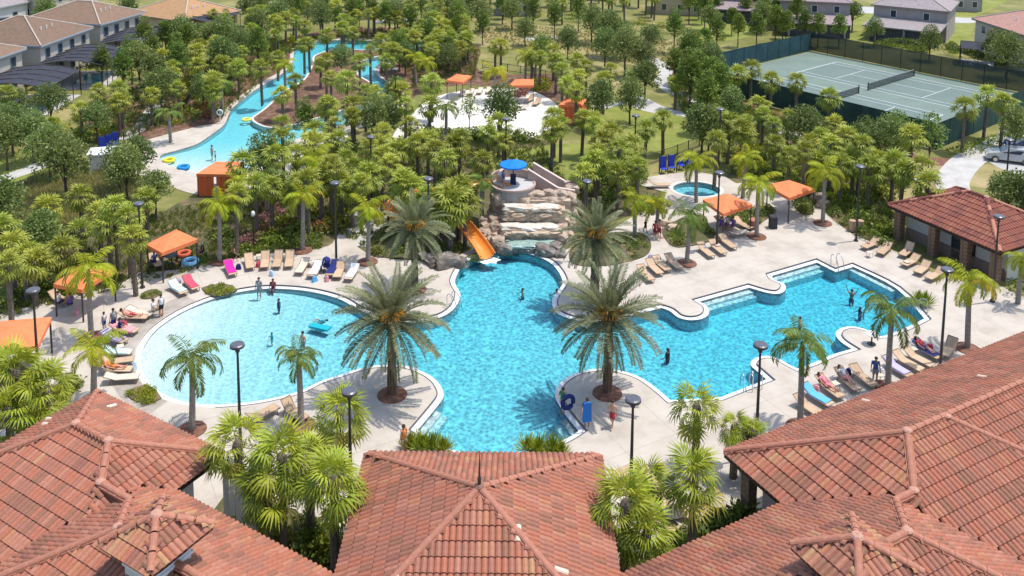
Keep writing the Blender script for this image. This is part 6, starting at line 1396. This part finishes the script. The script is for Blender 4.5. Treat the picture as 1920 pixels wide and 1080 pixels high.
def shrub(px, kind='green', s=1., wp=None, z=.02):
    p = wp if wp is not None else W(px[0], px[1], z)
    if wp is not None and (p.y > 80 or s < .45): FAR.append((p.copy(), kind, s)); return
    o = thing('shrub', 'x', 'shrub', p, random.random() * 6.3, None, random.choice(SH[kind]), (s * random.uniform(.9, 1.2), s * random.uniform(.9, 1.2), s)); auto(o, px, SHN[kind]); return o

random.seed(21)
date_palm((734, 603), 4.75, 'big date palm with orange fruit on the left pool peninsula', 1.08, tr=.86)
date_palm((1142, 598), 4.85, 'big date palm with orange fruit on the right pool peninsula', 1.08, tr=.86)
date_palm((777, 432), 4.7, 'date palm behind the left one, below the walkway', .86, tr=.8)
date_palm((1117, 446), 4.7, 'date palm beside the waterfall, behind the right one', .88)
Q = [((408, 388), 4.6, 'yellow queen palm rising behind the magenta towel', 'y', 1.0), ((565, 372), 4.5, 'yellow queen palm behind the row of tan loungers', 'y', .86), ((688, 398), 4.2, 'queen palm with yellowed fronds by the walkway', 'y', .86), ((165, 512), 4.6, 'queen palm with orange dying fronds over the left canopy', 'y', 1.0),
     ((170, 662), 3.2, 'short bright queen palm at the left lounger row', 'y', .9), ((355, 684), 4.0, 'thin queen palm in front of the pale pool', 'g', .95), ((562, 680), 3.9, 'small queen palm left of the left peninsula', 'g', .8), ((1290, 410), 3.8, 'queen palm in a mulch ring before the round bed', 'g', .95),
     ((1423, 350), 4.5, 'queen palm in a mulch ring near the trash bin', 'y', .95), ((1547, 330), 4.4, 'queen palm in a mulch ring left of the paired trunks', 'y', 1.0), ((1674, 588), 4.9, 'leaning queen palm at the right end of the pool', 'g', 1.0), ((1508, 652), 4.9, 'drooping queen palm at the lower right pool edge', 'g', 1.0), ((1823, 535), 4.5, 'bright queen palm behind the right lamp post', 'y', 1.0)]
for px, h, lb, c, s in Q: queen(px, h, lb, c, s, 12)
for px, h, c, s in (((1308, 305), 3.9, 'y', 1.15), ((930, 140), 3.6, 'y', 1.1), ((780, 110), 3.8, 'y', 1.), ((800, 120), 3.8, 'y', .9), ((600, 318), 3.8, 'y', .9), ((585, 300), 3.8, 'y', .95), ((1192, 380), 3.2, 'y', .8), ((1232, 385), 2.6, 'y', .8), ((318, 215), 3.2, 'g', .9), ((415, 160), 3.6, 'g', .9), ((1395, 300), 3.8, 'y', .9), ((500, 332), 3.6, 'g', .9), ((905, 345), 3.8, 'g', .8), ((535, 125), 3.8, 'y', .9), ((1003, 110), 3.4, 'g', .9), ((1915, 490), 3.3, 'y', .7), ((450, 345), 3.4, 'y', .8), ((835, 205), 3.8, 'g', .9), ((985, 108), 3.5, 'y', .9)):
    queen(px, h, None, c, s, 11)
near = [((636, 778), 3.6, 1.0, 'cabbage palm directly behind the front lamp post'), ((445, 838), 4.6, 1.15, 'cabbage palm at the left roof eave, leftmost of the gap'), ((528, 862), 4.9, 1.2, 'tall cabbage palm, centre of the left gap'), ((625, 905), 4.9, 1.1, 'cabbage palm touching the middle roof on its left'), ((500, 925), 3.6, 1.0, 'lower cabbage palm in the left gap'), ((580, 870), 3.9, 1.0, 'bright cabbage palm between two taller ones in the left gap'),
        ((1306, 768), 3.7, .95, 'cabbage palm in the open at the bottom right of the pool'), ((1300, 900), 4.4, 1.05, 'cabbage palm in front of the shaded loungers'), ((1172, 950), 4.4, 1.1, 'cabbage palm touching the middle roof on its right'), ((1210, 1010), 3.2, .95, 'low cabbage palm under the right gap palms'), ((1378, 805), 2.8, .75, 'small palm by the right roof corner'), ((1408, 812), 2.8, .7, 'small palm next to the lamp at the right roof corner'),
        ((30, 702), 4.4, 1.25, 'cabbage palm at the left edge beside the left roof'), ((88, 735), 3.8, 1.15, 'cabbage palm behind the left roof slope'), ((15, 775), 3.4, 1.2, 'lowest cabbage palm at the left edge'), ((1215, 905), 3.2, .8, 'slim cabbage palm between lamp post and loungers')]
for px, h, s, lb in near: near_sabal(px, h, s * random.uniform(.84, .96), random.choice((26, 30, 33)), lb)
S1 = [(1385,138),(1410,128),(1447,150),(1495,152),(1555,182),(1810,200),(1850,178),(1882,190)]
for p in S1: sabal(p, 5.2, .98, noun='round headed cabbage palm')
S2 = [(1397,251),(1453,268),(1509,280),(1538,255),(1559,270),(1588,255),(1613,270),(1642,299),(1692,320),(1675,305),(1726,314),(1740,345),(1245,222),(1347,217),(1342,261),(1367,230),(1392,240),(1163,280),(1180,297),(1118,301),(1197,313),(1159,322),(1097,326),(1111,226),(1130,262),
 (612,201),(768,232),(804,197),(760,197),(785,267),(816,280),(862,259),(850,270),(935,232),(945,263),(914,249),(677,342),(689,326),(754,334),(647,297),(664,313),(718,292),(731,305),(852,363),(872,378),(602,334),(577,338),(747,278),(705,270),(660,352),(640,340),
 (555,38),(570,48),(645,38),(662,43),(640,50),(690,25),(730,15),(612,65),(662,60),(570,82),(580,80),(515,65),(520,105),(715,75),(722,92),(695,95),(675,115),(725,112),(612,110),(600,120),(620,145),(650,150),(555,150),(530,175),(612,195),(530,232),(702,170),(805,15),(792,45),(770,2),(810,155),(447,125),(490,125),(415,118),(397,170),(400,150),(375,85),(370,95),(397,155),(150,205),(185,170),(225,165),(222,190),(100,232),
 (997,105),(1055,130),(1080,110),(1100,125),(1145,130),(1132,148),(1267,155),(1302,75),(1052,232),(1035,240),(1092,220),(187,400),(217,387),(205,420),(240,405),(250,445),(22,460),(15,495),(62,490),(45,480),(440,365),(510,350),(480,345),(1040,218),(1530,300),(1480,290),(1600,300),(835,300),(905,300),(800,368),(828,374),(772,352),(620,310),(560,345)]
for p in S2: sabal(p, random.uniform(3.3, 5.3), random.uniform(.74, 1.02))
for px, s in (((120,292),1.25),((235,308),1.05),((222,300),.9),((258,280),.95),((290,345),.9),((495,288),1.1),((420,62),1.3),((418,95),1.3),((300,155),1.2),((60,236),1.1),((340,60),1.2),((260,110),1.2),((290,122),1.2),((1140,48),1.4),((1110,35),1.2),((1172,85),1.3),((1165,60),1.2),((1135,75),1.2),((985,50),.9),((1065,70),1.0),((1205,98),1.0),((1210,132),1.15),((1182,178),1.0),((1125,182),1.1),((1318,225),1.2),((640,102),1.),((760,100),.9),((600,25),1.2),((520,22),1.3),((940,195),1.2),((75,430),.9),((700,215),1.),((725,205),1.),((480,45),1.2),((20,225),1.1),((90,270),1.1),((1890,88),1.3),((1870,75),1.2),((1745,72),1.0),((1640,52),.9),((1330,235),1.1),((740,20),1.2),((860,25),1.2),((900,15),1.2),((960,15),1.1),((850,10),1.2),((810,30),1.),((1220,65),1.),((1920,360),1.2),((1890,345),1.0),((1905,235),1.0),((180,215),.9),((10,255),1.),((85,18),1.2),((240,12),1.1)):
    tree(px, 'oak', s)
for px, s in (((270,60),1.),((310,62),1.),((330,90),1.),((285,90),1.),((350,70),.9),((245,100),1.),((1265,50),1.),((1290,90),1.2),((1310,120),1.2),((1335,140),1.1),((1345,50),1.),((1385,45),.9),((1420,42),1.),((1455,35),1.),((1475,38),1.),((1510,38),1.),((1535,45),.9),((1575,45),.9),((1295,130),1.2),((1325,175),1.1),((660,20),1.),((770,28),1.),((905,40),.9),((560,10),1.),((1000,20),1.),((1040,25),1.),((1085,15),1.),((190,110),.9),((230,125),1.),((1350,150),1.1)):
    tree(px, 'pine', s)
for px, s in (((1685,240),1.1),((1745,250),1.15),((1625,235),.8),((880,200),.8),((1180,150),.9),((1705,260),.8),((1015,85),1.)): tree(px, 'young', s)
# fill the groves where the photograph shows unbroken planting
def free(p, r): return all((p[0] - x) ** 2 + (p[1] - y) ** 2 > r * r for x, y in TREES)
clear = [ground(z_) for z_ in ([(885,62),(950,44),(1060,52),(1170,66),(1300,80),(1310,105),(1250,128),(1160,118),(1080,108),(1010,92),(930,92)], [(1120,205),(1180,192),(1235,205),(1300,225),(1310,255),(1275,285),(1215,300),(1150,290),(1100,262)], [(920,292),(1000,276),(1100,270),(1110,342),(1060,350),(1000,335)], [(700,330),(760,330),(900,345),(900,460),(690,478)],
    [(930,310),(1080,300),(1085,370),(1060,480),(915,480)])] + [sand, rdeck, pool, deck_out]
def grove(px, n, r, mix, zmin=3.6, zmax=4.8, sm=1.):
    poly = ground(px); xs = [p[0] for p in poly]; ys = [p[1] for p in poly]; c = 0; tries = 0
    while c < n and tries < n * 60:
        tries += 1; p = (random.uniform(min(xs), max(xs)), random.uniform(min(ys), max(ys)))
        if not inside(p, poly) or not free(p, r) or any(inside(p, q) for q in clear): continue
        h = random.uniform(zmin, zmax); k = random.choices(list(mix), list(mix.values()))[0]; wp = V((p[0], p[1], 0)); px_ = PX((p[0], p[1], h)); c += 1
        if k == 'sabal': sabal(px_, h, sm * random.uniform(.72, 1.02), wp=wp)
        else: tree(px_, k, random.uniform(.8, 1.15), wp=wp)
grove([(500,345),(620,320),(760,318),(900,325),(880,380),(860,410),(760,400),(600,440),(470,440),(440,390)], 14, 2.4, dict(sabal=9, oak=1))
grove([(150,240),(300,150),(420,120),(560,70),(640,60),(800,60),(890,100),(890,150),(740,180),(560,90),(400,200),(330,235),(220,260)], 40, 2.7, dict(sabal=8, oak=1, pine=1))
grove([(490,212),(590,120),(690,110),(690,190),(560,228),(500,235)], 22, 1.9, dict(sabal=1))
grove([(320,110),(480,30),(560,0),(900,-8),(1100,-8),(1200,10),(1260,40),(1100,45),(880,60),(560,70),(420,120)], 95, 2.5, dict(sabal=7, oak=2, pine=4))
grove([(560,110),(600,68),(830,62),(880,90),(880,140),(790,120),(740,150),(760,190),(730,215),(712,205),(745,180),(705,140),(760,108),(800,90)], 34, 2.0, dict(sabal=8, pine=1))
grove([(560,262),(640,245),(735,208),(770,240),(640,300),(570,320)], 12, 2.3, dict(sabal=5, oak=1, pine=2))
grove([(900,130),(1040,150),(1100,170),(1160,180),(1100,260),(1050,225),(1050,180),(960,160)], 9, 2.8, dict(sabal=6, oak=1))
grove([(1280,235),(1400,245),(1560,285),(1690,325),(1720,360),(1680,410),(1560,390),(1400,330),(1310,270)], 16, 2.4, dict(sabal=7, oak=2))
grove([(1270,110),(1330,110),(1345,200),(1300,215),(1255,170)], 7, 2.6, dict(oak=2, pine=3))
grove([(1060,300),(1110,285),(1210,310),(1200,350),(1130,400),(1080,400),(1070,360)], 5, 2.2, dict(sabal=1))
grove([(0,430),(140,445),(240,440),(290,420),(230,500),(150,545),(0,590)], 7, 2.3, dict(sabal=4, oak=1), 3, 4)
grove([(0,215),(150,215),(230,240),(150,300),(0,300)], 4, 3.2, dict(sabal=1, oak=1))
grove([(1270,10),(1620,60),(1600,78),(1300,70)], 24, 2.3, dict(oak=3, pine=3), 2.5, 3.5)
# shrubs: shown ones first, then border planting
for p, h_, s_ in (((846,372),4.6,1.1),((862,352),4.6,.9),((843,392),3.7,1.05),((758,352),4.2,1.1),((805,392),3.4,.9)): sabal(p, h_, s_)
random.seed(8)
for p, k, s in (((770,60),'yellow',1.6),((785,58),'yellow',1.5),((800,62),'yellow',1.5),((760,55),'yellow',1.3),((812,65),'yellow',1.2),((1015,160),'yellow',1.6),((1022,168),'yellow',1.4),((1008,170),'yellow',1.1),((975,180),'red',1.2),((965,182),'red',1.2),((985,175),'red',1.1),((200,245),'yellow',1.3),((185,250),'yellow',1.3),((365,145),'yellow',1.1),((350,165),'yellow',1.2),((375,185),'green',1.2),((360,215),'green',1.1),((375,210),'red',1.2),((395,220),'red',1.2),((385,205),'red',1.1),((1030,85),'green',1.7),((1005,90),'yellow',1.8),((1015,95),'green',1.8),((1200,45),'yellow',1.3),((1240,52),'yellow',1.3),((520,408),'pink',1.3),((505,395),'pink',1.2),((530,430),'yellow',1.2),((545,425),'yellow',1.0),((510,440),'green',1.),((560,450),'green',1.),((490,455),'dark',1.),((600,440),'dark',1.),((1235,395),'green',1.4),((1220,385),'green',1.2),((1205,400),'green',1.1),((890,490),'green',.6),((1400,415),'green',.9),((1420,405),'dark',.9),((1440,400),'green',.9),((1505,390),'dark',1.),((1515,395),'green',.8),((1350,75),'green',1.)):
    shrub(p, k, s)
for p, s in (((770,842),1.),((790,845),1.1),((812,846),1.1),((832,848),1.),((988,848),1.),((1010,850),1.1),((1035,850),1.1),((1055,853),.8),((1735,572),1.1),((1722,566),.9)): shrub(p, 'spiky', s, z=DZ)
def border(px, n, kinds, s0=.7, s1=1.2, z=.02):
    poly = ground(px, z); xs = [p[0] for p in poly]; ys = [p[1] for p in poly]; c = t_ = 0
    while c < n and t_ < n * 50:
        t_ += 1; p = (random.uniform(min(xs), max(xs)), random.uniform(min(ys), max(ys)))
        if not inside(p, poly) or any(inside(p, q) for q in (river, pool)): continue
        c += 1; shrub(PX((p[0], p[1], .4)), random.choice(kinds), random.uniform(s0, s1), wp=V((p[0], p[1], z)))
border([(440,480),(600,460),(650,430),(620,400),(480,420),(400,440)], 40, ['green','dark','yellow','red','pink','dark','green'])
border([(366,500),(440,484),(600,466),(600,455),(440,470),(366,488)], 34, ['dark','green'], .35, .6)
border([(700,478),(690,455),(720,430),(840,440),(868,462),(845,485)], 22, ['dark','green','dark'], .5, .8, .16)
border([(1600,435),(1675,468),(1665,400),(1560,360),(1545,385),(1570,415)], 34, ['green','dark','green'], .7, 1.2)
border([(1245,430),(1320,408),(1345,441),(1300,460),(1266,463)], 12, ['dark','green'], .4, .7, .16)
border([(1090,465),(1190,438),(1218,460),(1190,485),(1100,498)], 16, ['dark','green'], .4, .7, .16)
border([(1365,405),(1440,388),(1450,398),(1408,426),(1385,418)], 9, ['dark','green'], .5, .8, .16)
border([(1492,378),(1524,392),(1518,402),(1500,398)], 5, ['dark'], .6, .9, .16)
border([(238,740),(275,724),(301,748),(268,756)], 14, ['yellow','green','yellow'], .30, .42, .16); border([(382,541),(420,535),(443,545),(402,556)], 12, ['green','yellow'], .28, .40, .16); border([(267,553),(284,546),(302,549),(290,558),(270,560)], 6, ['green'], .22, .32, .14)
border([(80,745),(118,714),(150,715),(130,745),(95,775)], 12, ['green','yellow','dark'], .5, .8, .16)
border([(1240,1050),(1300,1000),(1400,960),(1412,970),(1310,1020),(1240,1065)], 40, ['dark','green'], .5, .75, .16)
border([(440,965),(520,960),(640,1010),(630,1050),(500,1040)], 22, ['green','dark','yellow'], .7, 1.1, .16)
border([(0,595),(90,560),(140,545),(60,480),(0,500)], 20, ['dark','green'], .8, 1.2)
border([(330,235),(420,228),(430,200),(380,170),(330,190)], 18, ['green','red','dark','yellow'], .6, 1.1)
border([(488,213),(560,160),(600,110),(690,110),(700,190),(560,228),(500,237)], 120, ['green','dark','green','yellow'], .9, 1.6, .03)
border([(640,60),(800,52),(890,90),(880,130),(780,110),(790,70)], 26, ['green','dark','yellow','red'], .8, 1.3)
border([(760,265),(950,268),(1030,262),(940,255),(800,250)], 26, ['green','green','dark'], .9, 1.4)
border([(560,290),(700,262),(900,285),(890,400),(760,400),(560,440),(480,420),(460,360)], 80, ['green','dark','dark','green','yellow'], .8, 1.4)
border([(1080,300),(1210,320),(1200,350),(1120,420),(1080,420),(1070,360)], 40, ['green','dark','dark','green'], .8, 1.3)
border([(1330,250),(1450,300),(1600,330),(1680,380),(1540,380),(1400,320)], 50, ['green','dark','dark','green','yellow'], .8, 1.3)
border([(0,205),(160,205),(240,170),(400,110),(560,70),(560,90),(420,180),(330,235),(200,262),(0,300)], 60, ['green','dark','dark','yellow'], .8, 1.4)
border([(1400,200),(1530,235),(1620,262),(1600,275),(1480,245),(1400,225)], 22, ['green','yellow','red'], .5, .9)
border([(1770,82),(1900,110),(1990,130),(1990,150),(1780,98)], 30, ['dark','green'], 1.0, 1.4)
border([(1640,82),(1740,90),(1750,100),(1640,90)], 16, ['dark','green'], .9, 1.2)
# clipped hedges and grassy tussocks
def hedge(label, px, w=1.3, h=1.0, m=L_shrubd, n=260):
    P = [W(x, y) for x, y in px]; o = P[0]; b = MB()
    for a, c in zip(P, P[1:]):
        L = (c - a).length; k = int(L * n / 4)
        for i in range(k):
            f = random.random(); q = a.lerp(c, f) - o; d = (c - a).normalized(); nn = V((-d.y, d.x, 0)); u_ = random.uniform(-1, 1) * w / 2; z = h * random.uniform(.15, 1.08)
            if abs(u_) < w * .38 and z < h * .8: z = h * random.uniform(.85, 1.08)
            quad(b, q + nn * u_ + V((0, 0, z)), V((random.uniform(-1, 1), random.uniform(-1, 1), random.uniform(-.2, 1))).normalized(), V((random.uniform(-1, 1), random.uniform(-1, 1), .3)).normalized(), .26, .09, random.uniform(.1, .6), .03)
    thing('hedge', label, 'hedge', o, 0, None, b.mesh('hedge', m))
hedge('dark hedge along the top left slope path', [(-20, 300), (30, 285), (80, 268), (110, 255)], 3, 1.6); hedge('clipped hedge behind the tennis courts', [(1770, 100), (1850, 122), (1990, 165)], 2.2, 1.5); hedge('hedge on the curb of the grey house lanai', [(1655, 88), (1700, 86), (1740, 100)], 1.8, 1.2)
hedge('low dark hedge along the right roof eave at the bottom', [(1238, 1058), (1300, 1018), (1400, 972)], 1.0, .8); hedge('green hedge beside the curved drive', [(1790, 292), (1870, 268), (1960, 245)], 2.4, .5, L_shrubg); hedge('hedge at the foot of the pool house corner', [(1610, 440), (1640, 455), (1672, 470)], 1.4, .7, L_shrubg); hedge('hedge right of the pool house', [(1885, 545), (1925, 562)], 1.6, .8)
hedge('hedge behind the slope trees by the left houses', [(150, 150), (200, 132), (250, 118)], 3, 1.6); hedge('hedge under the trees at the top of the clearing', [(1040, 38), (1100, 42), (1200, 58), (1290, 66)], 2, 1.2)
def tussocks(name, px, n, m, s=.35, z=.03, wild=1.):
    poly = ground(px); xs = [p[0] for p in poly]; ys = [p[1] for p in poly]; b = MB(); c = 0
    while c < n:
        p = (random.uniform(min(xs), max(xs)), random.uniform(min(ys), max(ys)))
        if not inside(p, poly): continue
        c += 1; a0 = random.uniform(.05, .6); k = s * random.uniform(.5, 1.4)
        for j in range(7):
            az = random.random() * 6.3; el = random.uniform(.5, 1.5); d = V((cos(az) * cos(el), sin(az) * cos(el), sin(el))); quad(b, V((p[0], p[1], z)), d, V((-sin(az), cos(az), 0)), k * random.uniform(.7, 1.3), k * .09, a0 + random.uniform(0, .2), k * .2)
    o = obj(name, b.mesh(name, m)); o['kind'] = 'stuff'
L_grass = leafmat('wild_grass_blade', (.19, .20, .06), (.44, .42, .15), (.52, .44, .22))
tussocks('wild_grass', [(0,370),(60,340),(150,305),(290,350),(280,385),(120,430),(0,445)], 5200, L_grass, .5)
tussocks('ground_cover', [(-40,440),(160,440),(300,400),(470,365),(560,310),(760,262),(1010,262),(1060,340),(900,360),(850,430),(690,470),(640,440),(440,486),(240,545),(0,600)], 5200, L_shrubd, .4)
tussocks('ground_cover', [(150,205),(400,110),(560,70),(760,52),(900,95),(890,150),(780,170),(745,110),(620,73),(548,100),(420,220),(205,265)], 4500, L_shrubd, .45)
tussocks('ground_cover', [(1330,75),(1355,190),(1530,240),(1720,330),(1672,392),(1668,470),(1555,400),(1380,330),(1290,230),(1250,150)], 4000, L_shrubd, .45)
tussocks('dry_grass_tufts', [(885,62),(950,44),(1170,66),(1300,80),(1250,128),(1080,108),(930,92)], 3500, L_grass, .3)
def far_shrubs():
    kinds = list(SH); mats = [SH[k][0].materials[0] for k in kinds]; b = MB()
    for p, k, s in FAR:
        me = random.choice(SH[k]); R_ = Matrix.Translation(p) @ Matrix.Rotation(random.random() * 6.3, 4, 'Z') @ Matrix.Scale(s, 4); o = len(b.v)
        b.v += [tuple(R_ @ v.co) for v in me.vertices]; b.f += [tuple(i + o for i in q.vertices) for q in me.polygons]; b.m += [kinds.index(k)] * len(me.polygons); b.a += [d.value for d in me.attributes['leaf'].data]
    obj('undergrowth', b.mesh('undergrowth', mats))['kind'] = 'stuff'
far_shrubs()
finish_labels()
